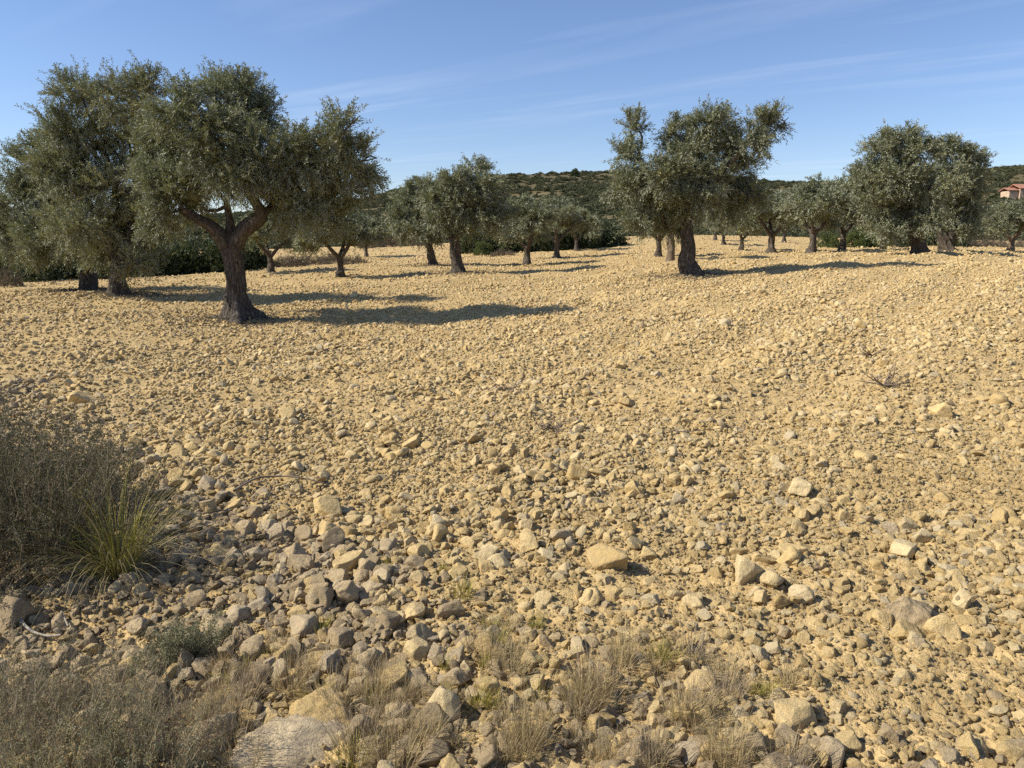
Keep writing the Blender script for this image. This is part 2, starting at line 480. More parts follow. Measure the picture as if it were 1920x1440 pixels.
def sprigs(base, axis, slen, nleaf, leaf_l, leaf_w, g, tone):
    """Leafy shoots: leaves leave the shoot in pairs all along it."""
    n = len(base)
    t = (np.linspace(0.08, 1, nleaf)[None] + g.uniform(-0.03, 0.03, (n, nleaf)))
    u, w = orth(axis)
    ph = g.uniform(0, 6.28, (n, 1)) + np.arange(nleaf)[None] * 2.4
    droop = (t ** 2)[..., None] * np.array([0, 0, -0.18]) * slen[:, None, None]
    pos = base[:, None] + axis[:, None] * (t * slen[:, None])[..., None] + droop
    out = u[:, None] * np.cos(ph)[..., None] + w[:, None] * np.sin(ph)[..., None]
    spread = g.uniform(0.5, 1.1, (n, nleaf, 1))
    d = unit(axis[:, None] + out * spread + g.normal(0, 0.12, (n, nleaf, 3)))
    ll = leaf_l * g.uniform(0.7, 1.2, n * nleaf); lw = leaf_w * g.uniform(0.8, 1.2, n * nleaf)
    v, f = leaf_quads(pos.reshape(-1, 3), d.reshape(-1, 3), ll, lw, g)
    tn = np.clip(np.repeat(tone, nleaf) + g.normal(0, 0.16, n * nleaf), 0, 1)
    return v, f, np.repeat(tn, 4)
def tube(path, radii, sides=8, rough=0.0, seed=0, twist=0.0, flare_lobes=None):
    path = np.asarray(path, float); radii = np.asarray(radii, float)
    n = len(path)
    tan = np.gradient(path, axis=0); tan = unit(tan)
    ref = np.array([0.0, 1.0, 0.0]) if abs(tan[0][1]) < 0.9 else np.array([1.0, 0, 0])
    us = []; u = unit(np.cross(tan[0], ref))
    for i in range(n):
        u = unit(u - tan[i] * np.dot(u, tan[i])); us.append(u)
    us = np.array(us); ws = np.cross(tan, us)
    a = np.linspace(0, 2 * np.pi, sides, endpoint=False)
    rad = radii[:, None] * np.ones((n, sides))
    if rough > 0:
        h = np.cumsum(np.r_[0, np.linalg.norm(np.diff(path, axis=0), axis=1)])
        for k, amp in ((3, 0.5), (5, 0.4), (9, 0.32), (15, 0.26)):
            ph = seed * 1.7 + k
            rad *= 1 + rough * amp * np.sin(k * a[None] + ph + twist * h[:, None] * (1 if k != 5 else -0.6) + 1.3 * np.sin(h[:, None] * 3 + ph))
        rad *= 1 + rough * 0.5 * (np.array([[mnoise.noise(Vector((math.cos(x) * 2 + seed, math.sin(x) * 2, hh * 5))) for x in a] for hh in h]))
    if flare_lobes is not None:
        rad *= 1 + flare_lobes[:, None] * np.cos(4 * a[None] + seed) * 0.35
    v = path[:, None] + us[:, None] * (np.cos(a)[None] * rad)[..., None] + ws[:, None] * (np.sin(a)[None] * rad)[..., None]
    i = np.arange(n - 1)[:, None] * sides; j = np.arange(sides)[None]; j2 = (j + 1) % sides
    f = np.stack([(i + j).ravel(), (i + j2).ravel(), (i + sides + j2).ravel(), (i + sides + j).ravel()], -1)
    v = v.reshape(-1, 3)
    # close the far end
    tipi = len(v); v = np.vstack([v, path[-1:] + tan[-1:] * radii[-1] * 0.6])
    e = (n - 1) * sides
    cap = np.stack([e + np.arange(sides), e + (np.arange(sides) + 1) % sides, np.full(sides, tipi), np.full(sides, tipi)], -1)
    return v, np.vstack([f, cap])
class Acc:
    def __init__(s): s.v = []; s.f = []; s.n = 0; s.t = []
    def add(s, v, f, tone=None):
        s.v.append(v); s.f.append(f + s.n); s.n += len(v)
        s.t.append(np.full(len(v), 0.5) if tone is None else tone)
    def mesh(s, name, mat, smooth=False):
        v = np.vstack(s.v); f = np.vstack(s.f)
        me = new_mesh(name, v, f, mat, smooth, {'tone': ('FLOAT', np.concatenate(s.t).astype(np.float32))})
        me.validate()
        return me
def bez(p, n):
    """Smooth curve through points."""
    p = np.asarray(p, float)
    if len(p) == 2: p = np.array([p[0], (p[0] + p[1]) / 2, p[1]])
    q = np.vstack([2 * p[0] - p[1], p, 2 * p[-1] - p[-2]])
    out = []
    segs = len(p) - 1; per = max(2, n // segs)
    for s in range(segs):
        a, b, c, d = q[s:s + 4]
        for t in np.linspace(0, 1, per, endpoint=False):
            out.append(0.5 * ((2 * b) + (-a + c) * t + (2 * a - 5 * b + 4 * c - d) * t * t + (-a + 3 * b - 3 * c + d) * t ** 3))
    out.append(p[-1]); return np.array(out)

# ---------------------------------------------------------------- olive trees
def build_olive(trunk, limbs, lobes, nsprig, nleaf, leaf, seed, shoot=(0.28, 0.5), brown=0.0, sides=40, sec=5):
    """trunk: [(x,y,z,r)...]; limbs: [[(x,y,z,r)...]...]; lobes: [(x,y,z,rx,ry,rz,density)...] in metres from the base."""
    g = np.random.default_rng(seed)
    wood = Acc(); crown = Acc()
    tp = np.array(trunk, float)
    path = bez(tp[:, :3], 26 if sides < 16 else 48)
    rr = np.interp(np.linspace(0, 1, len(path)), np.linspace(0, 1, len(tp)), tp[:, 3])
    fl = np.clip(1 - (path[:, 2] - path[0, 2]) / 0.55, 0, 1) ** 1.5
    v, f = tube(path, rr, sides, 0.26, seed, 2.2, fl * 0.7); wood.add(v, f)
    # old pruning burls on the trunk
    for k in range(3):
        i = int(g.integers(len(path) // 3, len(path) - 4)); a = g.uniform(0, 6.28)
        c = path[i] + np.array([math.cos(a), math.sin(a), 0]) * rr[i] * 0.5
        v, f = tube(np.array([c + [0, 0, -rr[i] * .7], c + [0, 0, -rr[i] * .3], c + [0, 0, rr[i] * .25], c + [0, 0, rr[i] * .6]]), np.array([.15, .62, .66, .2]) * rr[i], 9, 0.15, seed + k); wood.add(v, f)
    fork = tp[-1, :3]; fr = tp[-1, 3]
    ends = []
    for lb in limbs:
        lb = np.array(lb, float); p = bez(lb[:, :3], 14)
        r_ = np.interp(np.linspace(0, 1, len(p)), np.linspace(0, 1, len(lb)), lb[:, 3])
        v, f = tube(p, r_, max(8, sides // 3), 0.18, seed + len(ends), 2.0); wood.add(v, f); ends += [(p[k], r_[k]) for k in range(len(p) // 2, len(p))]
    if not ends: ends = [(fork, fr * 0.8)]
    ep = np.array([e[0] for e in ends])
    tot = sum((l[3] * l[4] * l[5]) ** 0.62 * l[6] for l in lobes)
    for li, (x, y, z, rx, ry, rz, dens) in enumerate(lobes):
        c = np.array([x, y, z]); rad = np.array([rx, ry, rz])
        k = int(np.argmin(np.linalg.norm(ep - c, axis=1) + 0.6 * np.maximum(0, ep[:, 2] - z)))
        p0, r0 = ends[k]
        m1 = p0 + (c - p0) * 0.5 + g.normal(0, 0.14, 3) + np.array([0, 0, 0.10 * (z - p0[2])])
        pth = bez([p0, m1, c, c + (c - m1) * 0.55], 12)
        r1 = min(r0 * 0.75, 0.028 + 0.05 * (rx * ry * rz) ** (1 / 3))
        rads = np.linspace(r1, 0.008, len(pth))
        v, f = tube(pth, rads, 7, 0.1, seed + li); wood.add(v, f)
        n = int(nsprig * (rx * ry * rz) ** 0.62 * dens / tot)
        # clumps, then shoots gathered round each clump
        nc = max(6, n // 14)
        d = unit(g.normal(0, 1, (nc, 3)))
        rc = g.uniform(0.30, 1.0, (nc, 1)) ** 0.55
        cc = c + d * rad * rc * 0.93
        csize = g.uniform(0.08, 0.22, nc) * (rx * ry * rz) ** (1 / 3) * 1.25
        ctone = g.uniform(0.08, 0.70, nc) + brown * np.clip(0.5 - (cc[:, 2] - c[2]) / rz * 0.5, 0, 1)
        for s in range(min(sec, nc)):
            e = cc[s]; st = pth[int(g.integers(len(pth) // 3, len(pth)))]
            q = bez([st, (st + e) / 2 + g.normal(0, 0.06, 3), e], 6)
            v, f = tube(q, np.linspace(0.016, 0.005, len(q)), 5); wood.add(v, f)
        idx = g.integers(0, nc, n)
        b = cc[idx] + g.normal(0, 1, (n, 3)) * csize[idx][:, None] * np.array([1.05, 1.05, 0.85])
        rel = (b - c) / rad
        out = unit(rel * np.array([1, 1, 0.9]))
        ax = unit(out * 0.75 + np.stack([np.zeros(n), np.zeros(n), np.where(rel[:, 2] > -0.25, 0.55, -0.25)], -1) + g.normal(0, 0.42, (n, 3)))
        sl = g.uniform(shoot[0], shoot[1], n) * np.where(g.uniform(0, 1, n) > 0.93, 1.45, 1.0)
        b = b - ax * (sl * 0.45)[:, None]
        v, f, t = sprigs(b, ax, sl, nleaf, leaf[0], leaf[1], g, np.clip(ctone[idx], 0, 0.86))
        crown.add(v, f, t)
    return wood, crown

TREES = []
def olive_px(name, base_px, trunk_px, limbs_px, lobes_px, nsprig, nleaf, leaf, seed, label, shoot=(0.30, 0.60), brown=0.1, bark=None, depth_seed=0, sec=5):
    """A tree drawn from measurements of the photograph, given real depth and size."""
    x, y = on_ground(*base_px); z = gz(x, y) - 0.05
    d0 = ray(*base_px); s = y / (d0[1] * F_PX)       # metres per pixel at that distance
    g = np.random.default_rng(seed + 100)
    bx, by = base_px
    cv = lambda px, py, dy=0.0: tuple(at_depth(px, py, y + dy) - np.array([x, y, z]))
    trunk = [(*cv(px, py), w * s * (0.5 if k < 3 else 0.45)) for k, (px, py, w) in enumerate(trunk_px)]
    trunk[0] = (trunk[0][0], 0, -0.08, trunk[0][3])
    limbs = []
    for lb in limbs_px:
        sg = g.uniform(-0.5, 0.5)
        limbs.append([(*cv(px, py, sg * k / len(lb) * 1.4), w * s * 0.5) for k, (px, py, w) in enumerate(lb)])
    lobes = []
    for k, l in enumerate(lobes_px):
        px, py, rx, rz = l[:4]; dens = l[4] if len(l) > 4 else 1.0
        dy = l[5] if len(l) > 5 else g.uniform(-0.55, 0.55) * min(1.3, 0.9 * (rx + rz) * s)
        sl_ = (y + dy) / (ray(px, py)[1] * F_PX); sh = lambda r_: max(r_ * sl_ - 0.17, r_ * sl_ * 0.55)
        lobes.append((*cv(px, py + 4, dy), sh(rx), sh((rx + rz) * 0.55), sh(rz), dens))
    wood, crown = build_olive(trunk, limbs, lobes, nsprig, nleaf, leaf, seed, shoot, brown, sec=sec)
    o = empty(name, (x, y, z))
    link('trunk', wood.mesh('trunk', bark or M_BARK, True), o)
    TREES.append((x, y))
    link('crown', crown.mesh('crown', M_OLIVE), o)
    tag(o, label, 'olive tree', 'olive trees in the stony field')
    return o

olive_px('olive_tree', (445, 603),
    [(445, 607, 102), (446, 594, 74), (444, 578, 50), (441, 555, 38), (440, 530, 34), (438, 500, 33), (434, 470, 37), (431, 455, 34)],
    [[(424, 460, 32), (405, 434, 24), (380, 416, 19), (355, 404, 14), (342, 392, 9)],
     [(438, 462, 32), (455, 432, 26), (482, 412, 25), (489, 398, 22), (476, 375, 17), (462, 345, 13)],
     [(486, 404, 18), (505, 392, 13), (530, 370, 9)], [(430, 455, 22), (432, 420, 14), (425, 380, 11)]],
    [(430, 178, 85, 62), (345, 205, 70, 62), (480, 195, 55, 60), (410, 265, 95, 70, 1.1, -0.5), (350, 300, 85, 75), (500, 290, 80, 75), (440, 322, 92, 52, 1.0, -0.5),
     (565, 290, 60, 75), (560, 370, 75, 60, 0.9), (618, 385, 55, 55, 0.8), (640, 248, 50, 66, 0.9), (672, 300, 54, 64, 0.8), (615, 290, 55, 62, 0.8), (650, 345, 55, 48, 0.8),
     (525, 365, 62, 45, .9, 0.3), (325, 358, 70, 55, 1.1, -0.4), (365, 385, 45, 36, 0.7, 0.9), (300, 398, 55, 48, 1.0, -0.3), (300, 260, 55, 60, .9, 0.4), (290, 330, 60, 55, .9, -0.2)],
    6900, 26, (0.078, 0.0185), 11, 'largest olive tree, with forked trunk and wide flared base, casting the long near shadow')
olive_px('olive_tree', (222, 556),
    [(222, 560, 64), (221, 547, 36), (221, 520, 25), (222, 495, 23), (221, 470, 23)],
    [[(218, 480, 20), (200, 440, 14), (180, 410, 10), (170, 385, 7)], [(224, 480, 22), (245, 430, 16), (258, 370, 12), (250, 320, 8)], [(221, 475, 20), (220, 420, 14), (215, 340, 10)]],
    [(150, 170, 60, 55, 1.1, -0.3), (130, 240, 62, 55, 1.1, -0.5), (120, 300, 60, 60, 1.1, -0.4), (215, 175, 65, 58), (275, 165, 52, 55), (160, 250, 75, 60), (240, 250, 70, 65), (140, 330, 72, 62), (215, 345, 80, 70), (285, 330, 50, 60, .8),
     (150, 410, 72, 62), (230, 430, 72, 62), (280, 440, 55, 50), (248, 490, 45, 36, 1.0, -0.8), (190, 470, 45, 40)],
    5400, 24, (0.080, 0.0195), 12, 'olive tree with low drooping boughs just behind and beside the largest one', brown=0.28)
olive_px('olive_tree', (168, 547),
    [(168, 551, 44), (168, 537, 28), (165, 505, 24), (160, 475, 22)],
    [[(158, 485, 22), (120, 440, 14), (80, 400, 9)], [(162, 480, 22), (150, 420, 14), (110, 350, 9)]],
    [(85, 280, 52, 45, .9), (45, 300, 38, 45, .8), (40, 370, 62, 58), (110, 350, 70, 70), (20, 430, 55, 52), (85, 440, 72, 55), (140, 440, 55, 52), (-20, 400, 40, 50)],
    3400, 22, (0.090, 0.022), 13, 'olive tree with pale silvery crown at the picture\'s left edge')
olive_px('olive_tree', (1297, 522),
    [(1299, 526, 56), (1298, 513, 36), (1290, 490, 27), (1293, 465, 25), (1287, 435, 22), (1290, 405, 22), (1292, 385, 25)],
    [[(1288, 395, 22), (1265, 365, 14), (1225, 335, 10), (1195, 300, 7)], [(1296, 392, 22), (1320, 360, 15), (1360, 315, 11), (1405, 265, 7)], [(1291, 388, 18), (1300, 340, 13), (1320, 280, 8)]],
    [(1187, 232, 32, 36, .8), (1170, 285, 40, 36, .85), (1262, 240, 36, 34, .8), (1330, 228, 58, 38), (1295, 275, 60, 45), (1365, 265, 50, 45), (1435, 222, 40, 34), (1462, 232, 24, 15, .6), (1410, 262, 40, 36, .9),
     (1180, 340, 52, 42), (1245, 325, 65, 50), (1320, 330, 70, 50), (1390, 325, 52, 48, .8), (1225, 385, 70, 42), (1300, 375, 60, 35, .9), (1370, 375, 60, 38, .85), (1415, 365, 36, 32, .7), (1195, 415, 52, 28, .9), (1245, 420, 45, 22, .8)],
    5200, 22, (0.090, 0.0215), 14, 'tall olive tree with knobbly trunk standing alone on the rise, crown split into several tops', sec=6)
olive_px('olive_tree', (859, 514),
    [(859, 517, 38), (857, 500, 22), (853, 475, 17), (852, 455, 18), (851, 445, 18)],
    [[(849, 450, 13), (835, 430, 9), (818, 408, 6)], [(853, 450, 13), (872, 425, 9), (890, 395, 6)], [(851, 448, 10), (857, 410, 7), (860, 370, 5)]],
    [(890, 310, 30, 28), (855, 335, 42, 32), (900, 345, 42, 34), (930, 370, 42, 32), (825, 365, 45, 36), (875, 380, 60, 36), (835, 405, 48, 30), (905, 405, 55, 30), (945, 395, 30, 26, .8), (865, 425, 48, 18, .8)],
    2900, 18, (0.11, 0.029), 15, 'olive tree with pointed top at the centre, its base widely splayed')
olive_px('olive_tree', (813, 499),
    [(813, 501, 26), (811, 490, 15), (808, 472, 12), (803, 458, 12)],
    [[(802, 462, 9), (788, 445, 7), (775, 425, 5)], [(804, 460, 9), (812, 440, 6), (815, 420, 4)]],
    [(790, 345, 32, 28), (765, 370, 36, 30), (750, 405, 34, 32), (800, 385, 40, 34), (780, 430, 46, 24), (820, 425, 34, 24)],
    1700, 16, (0.125, 0.033), 16, 'smaller olive tree half hidden behind the pointed-top one, trunk bent to one side')
olive_px('olive_tree', (1725, 477),
    [(1727, 480, 40), (1724, 466, 26), (1719, 440, 22), (1717, 415, 21)],
    [[(1714, 420, 15), (1690, 380, 10), (1665, 335, 7)], [(1718, 418, 15), (1735, 375, 10), (1745, 320, 7)], [(1716, 416, 12), (1705, 360, 9), (1690, 300, 6)]],
    [(1690, 250, 42, 30), (1655, 275, 42, 38), (1720, 285, 48, 42), (1630, 325, 36, 42), (1680, 325, 60, 45), (1735, 345, 46, 45), (1640, 380, 45, 42), (1700, 385, 56, 42), (1655, 425, 46, 30), (1740, 410, 40, 32), (1700, 435, 30, 16, .7)],
    3600, 18, (0.105, 0.028), 17, 'big round olive tree right of the field with thick dark upright trunk', brown=0.12)
olive_px('olive_tree', (1776, 472),
    [(1778, 474, 34), (1774, 464, 22), (1767, 446, 17), (1757, 430, 15)],
    [[(1757, 434, 14), (1750, 415, 10), (1745, 390, 7)], [(1776, 458, 16), (1790, 420, 12), (1800, 370, 8)]],
    [(1775, 275, 36, 30), (1805, 290, 34, 30, .9), (1830, 320, 28, 42, .85), (1780, 330, 45, 42), (1815, 370, 40, 42), (1775, 395, 46, 40), (1812, 425, 34, 26), (1845, 290, 14, 18, .5)],
    2800, 18, (0.11, 0.029), 18, 'olive tree with leaning double trunk, crown merged with the big round one beside it', brown=0.1)

# shared trees for the rest of the grove
def generic_olive(seed, two=True):
    g = np.random.default_rng(seed)
    trunk = [(0, 0, -0.06, 0.36), (0.0, 0, 0.16, 0.20), (0.03, 0, 0.6, 0.125), (0.0, 0, 1.05, 0.13)]
    limbs = []; lobes = []
    for k in range(3):
        a = k * 2.1 + g.uniform(-0.4, 0.4) + seed
        e = np.array([math.cos(a) * 0.9, math.sin(a) * 0.7, 2.1 + g.uniform(-0.2, 0.3)])
        limbs.append([(0, 0, 1.0, 0.11), (e[0] * .45, e[1] * .45, 1.45, 0.085), (*e, 0.05)])
    for k in range(9):
        a = k * 2.4 + seed; rr = 0.35 + 1.15 * ((k % 4) / 3.0)
        lobes.append((math.cos(a) * rr, math.sin(a) * rr * 0.85, 2.05 + 1.2 * (1 - rr / 1.9) + g.uniform(-0.35, 0.35), g.uniform(.65, .95), g.uniform(.6, .85), g.uniform(.5, .72), 1.0))
    wood, crown = build_olive(trunk, limbs, lobes, 1700, 16, (0.14, 0.038), seed, (0.3, 0.55), 0.15, sides=12, sec=3)
    zt = max(v[:, 2].max() for v in crown.v)
    return wood.mesh('trunk', M_BARK, True), crown.mesh('crown', M_OLIVE), zt
GEN = [generic_olive(s) for s in (31, 32, 33, 34)]
far_olives = [  # base pixel, top pixel, width factor, mesh, turn, label, pale trunk
    (508, 512, 385, 1.0, 0, 0.3, 'olive tree whose trunk shows just right of the largest trunk, dry bushes beside it'),
    (638, 521, 372, 1.1, 1, 1.2, 'olive tree under the drooping right side of the largest crown'),
    (687, 483, 400, 1.0, 2, 2.0, 'small slim olive tree far back at the end of the pale field strip'),
    (988, 499, 360, 1.08, 3, 0.7, 'olive tree with flared base directly right of the pointed-top one'),
    (1044, 485, 368, 1.0, 0, 2.6, 'olive tree in front of the dark central hedge, second from the pointed-top one'),
    (1081, 471, 385, 1.1, 1, 4.0, 'olive tree with greyish trunk at the dark end of the central hedge'),
    (1234, 484, 352, 1.05, 2, 5.0, 'short-trunked olive tree seen left of the knobbly trunk'),
    (1341, 452, 385, 1.0, 3, 1.0, 'farthest small olive tree seen past the knobbly trunk'),
    (1356, 460, 392, 1.15, 1, 3.3, 'low far olive tree with spreading splayed base'),
    (1390, 471, 378, 1.0, 2, 0.2, 'slim far olive tree with forked bare lower stems'),
    (1446, 475, 355, 1.15, 0, 1.5, 'far olive tree with straight single trunk and low yellowish crown'),
    (1470, 456, 375, 1.0, 3, 2.2, 'far olive tree peeping out behind the straight-trunked one'),
    (1522, 476, 325, 1.0, 1, 5.6, 'olive tree with wide-splayed trunk foot between the rise and the big round tree'),
    (1579, 471, 322, 1.0, 2, 4.4, 'olive tree with leaning trunk next to the bright green bush'),
    (1656, 469, 350, 1.0, 3, 0.5, 'olive tree tucked under the left side of the big round one'),
    (1895, 474, 372, 1.3, 0, 3.0, 'olive tree with pale trunk at the right picture edge below the house'),
]
for px, py, top, wf, k, rz, lab in far_olives:
    x, y = on_ground(px, py); z = gz(x, y) - 0.04
    hgt = (py - top) * y / (ray(px, py)[1] * F_PX)
    tm, cm, zt = GEN[k]
    s = hgt / zt
    o = empty('olive_tree', (x, y, z), rz); o.scale = (s * wf * 1.14, s * wf * 1.14, s)
    if px == 1895:
        tm = tm.copy(); tm.materials[0] = M_BARKP
    link('trunk', tm, o); link('crown', cm, o)
    tag(o, lab, 'olive tree', 'olive trees in the stony field')
# a bare pale stem standing beside the knobbly tree
x, y = on_ground(1257, 491); s = y / F_PX
w = Acc()
p = bez([(0, 0, -0.05), (0.02, 0, 0.5), (0.0, 0.02, 1.0), (0.05, 0, 1.6), (0.02, 0, 2.1)], 18)
v, f = tube(p, np.interp(np.linspace(0, 1, len(p)), [0, .15, 1], [0.19, 0.14, 0.10]), 14, 0.14, 3, 1.5); w.add(v, f)
for a in (0.5, 2.6, 4.4):
    q = bez([p[-6], p[-1] + np.array([math.cos(a) * .3, math.sin(a) * .3, .3]), p[-1] + np.array([math.cos(a) * .7, math.sin(a) * .7, .8])], 8)
    v, f = tube(q, np.linspace(0.07, 0.02, len(q)), 7); w.add(v, f)
o = empty('olive_tree', (x, y, gz(x, y)))
link('trunk', w.mesh('trunk', M_BARKP, True), o)
cm = GEN[2][1]; c_ = link('crown', cm, o, loc=(0, 0, 0.35), scl=(0.62, 0.62, 0.8))
tag(o, 'pale straight-stemmed young olive tree between the knobbly trunk and the short one', 'olive tree', 'olive trees in the stony field')

# ---------------------------------------------------------------- hedge bushes behind the grove
ORD = 'first second third fourth fifth sixth seventh eighth ninth tenth eleventh twelfth'.split()
def leaf_ball(name, mat, n, leaf, seed, flat=0.8, twiggy=False):
    g = np.random.default_rng(seed)
    acc = Acc()
    nc = 46
    d = unit(g.normal(0, 1, (nc, 3))); d[:, 2] = np.abs(d[:, 2]) * 1.0 - 0.12
    cc = d * np.array([1, 1, flat]) * g.uniform(0.45, 1.0, (nc, 1)) ** 0.6
    cc[:, 2] = np.maximum(cc[:, 2], 0.02)
    ct = g.uniform(0.15, 0.75, nc)
    idx = g.integers(0, nc, n)
    b = cc[idx] + g.normal(0, 0.13, (n, 3))
    b[:, 2] = np.maximum(b[:, 2], -0.03)
    ax = unit(b * np.array([1, 1, 0.8]) + np.array([0, 0, 0.35]) + g.normal(0, 0.45, (n, 3)))
    v, f, t = sprigs(b - ax * 0.06, ax, g.uniform(0.10, 0.22, n), 7, leaf[0], leaf[1], g, ct[idx])
    acc.add(v, f, t)
    return acc.mesh(name, mat)
def stem_mesh(seed, n=9, h=0.7):
    g = np.random.default_rng(seed); acc = Acc()
    for k in range(n):
        a = g.uniform(0, 6.28); r_ = g.uniform(0.15, 0.6)
        q = bez([(g.normal(0, .06), g.normal(0, .06), -0.05), (math.cos(a) * r_ * .4, math.sin(a) * r_ * .4, h * .5), (math.cos(a) * r_, math.sin(a) * r_, h * g.uniform(.7, 1))], 6)
        v, f = tube(q, np.linspace(0.03, 0.008, len(q)), 5); acc.add(v, f)
    return acc.mesh('stem', M_TWIG, True)
BUSH = [leaf_ball('foliage', M_BUSH, 900, (0.11, 0.042), 41), leaf_ball('foliage', M_BUSH, 900, (0.12, 0.045), 42, 1.0)]
BUSHY = leaf_ball('foliage', M_BUSHY, 900, (0.10, 0.04), 43, 0.8)
DRY = leaf_ball('foliage', M_DRYBUSH, 900, (0.13, 0.016), 44, 0.65)
STEM = stem_mesh(5)
def bush(px, py, top, wpx, me, label, group, back=0.0):
    x, y = on_ground(px, py)
    y2 = y + back; x2 = x * y2 / y
    z = gz(x2, y2)
    s = y2 / F_PX
    h = (py - top) * s; w_ = wpx * s * 0.5
    o = empty('bush', (x2, y2, z - 0.03), random.uniform(0, 6.28))
    o.scale = (w_, w_ * random.uniform(.8, 1.1), h)
    link('foliage', me, o); link('stem', STEM, o)
    return tag(o, label, 'bush', group)
gl = 'dark hedge behind the largest olive tree'
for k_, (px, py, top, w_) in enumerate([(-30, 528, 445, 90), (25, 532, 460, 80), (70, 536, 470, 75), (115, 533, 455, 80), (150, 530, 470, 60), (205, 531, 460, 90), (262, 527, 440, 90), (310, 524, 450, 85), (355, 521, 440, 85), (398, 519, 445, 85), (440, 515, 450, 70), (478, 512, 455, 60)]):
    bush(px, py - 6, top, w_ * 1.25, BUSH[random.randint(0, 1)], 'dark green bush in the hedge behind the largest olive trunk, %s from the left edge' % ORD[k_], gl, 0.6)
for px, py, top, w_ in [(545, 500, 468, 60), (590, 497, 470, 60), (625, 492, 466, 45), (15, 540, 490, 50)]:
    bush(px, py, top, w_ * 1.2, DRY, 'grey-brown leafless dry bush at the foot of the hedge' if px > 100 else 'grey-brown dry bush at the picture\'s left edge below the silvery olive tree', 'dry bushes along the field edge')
bush(662, 497, 470, 50, DRY, 'low rounded brown dry bush beside the slim olive tree', 'dry bushes along the field edge')
gc = 'dark hedge behind the central olive trees'
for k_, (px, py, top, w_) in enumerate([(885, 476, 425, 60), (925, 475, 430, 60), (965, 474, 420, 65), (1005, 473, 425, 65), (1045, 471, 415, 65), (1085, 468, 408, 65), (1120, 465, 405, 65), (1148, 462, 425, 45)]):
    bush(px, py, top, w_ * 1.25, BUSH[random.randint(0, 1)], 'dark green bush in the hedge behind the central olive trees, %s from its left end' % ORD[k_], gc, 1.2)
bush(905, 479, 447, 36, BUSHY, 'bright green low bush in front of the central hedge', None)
bush(945, 481, 462, 44, DRY, 'grey-brown dry bush between the central olive trees', None)
gr = 'green bushes behind the right-hand olive trees'
for px, py, top, w_, me in [(1550, 467, 432, 46, BUSHY), (1600, 466, 430, 50, BUSHY), (1625, 466, 436, 44, BUSHY)]:
    bush(px, py, top, w_, me, 'bright green bush behind the leaning olive trunk right of the rise', gr, 1.5)
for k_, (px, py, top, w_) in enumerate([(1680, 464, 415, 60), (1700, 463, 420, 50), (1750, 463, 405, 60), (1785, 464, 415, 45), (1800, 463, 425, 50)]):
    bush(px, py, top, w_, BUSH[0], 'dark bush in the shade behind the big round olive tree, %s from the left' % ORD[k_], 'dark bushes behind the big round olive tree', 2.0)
for px, py, top, w_ in [(1840, 464, 440, 55), (1868, 464, 446, 40), (1925, 465, 440, 50)]:
    bush(px, py, top, w_, DRY, 'dry grey-green bush beside the pale-trunked olive tree', 'dry bushes by the pale-trunked olive tree', 1.5)
for px, py, top, w_ in [(700, 466, 432, 55), (735, 464, 420, 50), (770, 463, 425, 50)]:
    bush(px, py, top, w_, DRY, 'dry brownish bush at the far end of the pale field strip', 'dry bushes closing the far field strip', 3.0)

# ---------------------------------------------------------------- geometry-node scatter for what nobody could count
def scatter(name, pts, rot, scl, idx, meshes, mats_note=None):
    src = bpy.data.collections.new(name + '_source')
    for i, me in enumerate(meshes):
        src.objects.link(bpy.data.objects.new('%s_piece_%03d' % (name, i), me))
    me = bpy.data.meshes.new(name)
    n = len(pts)
    me.vertices.add(n); me.vertices.foreach_set('co', np.asarray(pts, np.float32).ravel())
    for an, tp, dat in (('rot', 'FLOAT_VECTOR', rot), ('scl', 'FLOAT_VECTOR', scl)):
        a = me.attributes.new(an, tp, 'POINT'); a.data.foreach_set('vector', np.asarray(dat, np.float32).ravel())
    a = me.attributes.new('idx', 'INT', 'POINT'); a.data.foreach_set('value', np.asarray(idx, np.int32))
    o = link(name, me)
    ng = bpy.data.node_groups.new(name + '_nodes', 'GeometryNodeTree')
    ng.interface.new_socket('Geometry', in_out='INPUT', socket_type='NodeSocketGeometry')
    ng.interface.new_socket('Geometry', in_out='OUTPUT', socket_type='NodeSocketGeometry')
    gi = ng.nodes.new('NodeGroupInput'); go = ng.nodes.new('NodeGroupOutput')
    ip = ng.nodes.new('GeometryNodeInstanceOnPoints'); ci = ng.nodes.new('GeometryNodeCollectionInfo')
    ci.inputs['Collection'].default_value = src
    ci.inputs['Separate Children'].default_value = True
    ci.inputs['Reset Children'].default_value = True
    m2p = ng.nodes.new('GeometryNodeMeshToPoints')
    def na(nm, tp):
        q = ng.nodes.new('GeometryNodeInputNamedAttribute'); q.data_type = tp; q.inputs['Name'].default_value = nm; return q.outputs['Attribute']
    ng.links.new(gi.outputs[0], m2p.inputs[0]); ng.links.new(m2p.outputs[0], ip.inputs['Points'])
    ng.links.new(ci.outputs[0], ip.inputs['Instance'])
    ip.inputs['Pick Instance'].default_value = True
    ng.links.new(na('idx', 'INT'), ip.inputs['Instance Index'])
    e2r = ng.nodes.new('FunctionNodeEulerToRotation'); ng.links.new(na('rot', 'FLOAT_VECTOR'), e2r.inputs[0]); ng.links.new(e2r.outputs[0], ip.inputs['Rotation'])
    ng.links.new(na('scl', 'FLOAT_VECTOR'), ip.inputs['Scale'])
    ng.links.new(ip.outputs[0], go.inputs[0])
    md = o.modifiers.new('scatter', 'NODES'); md.node_group = ng
    return o

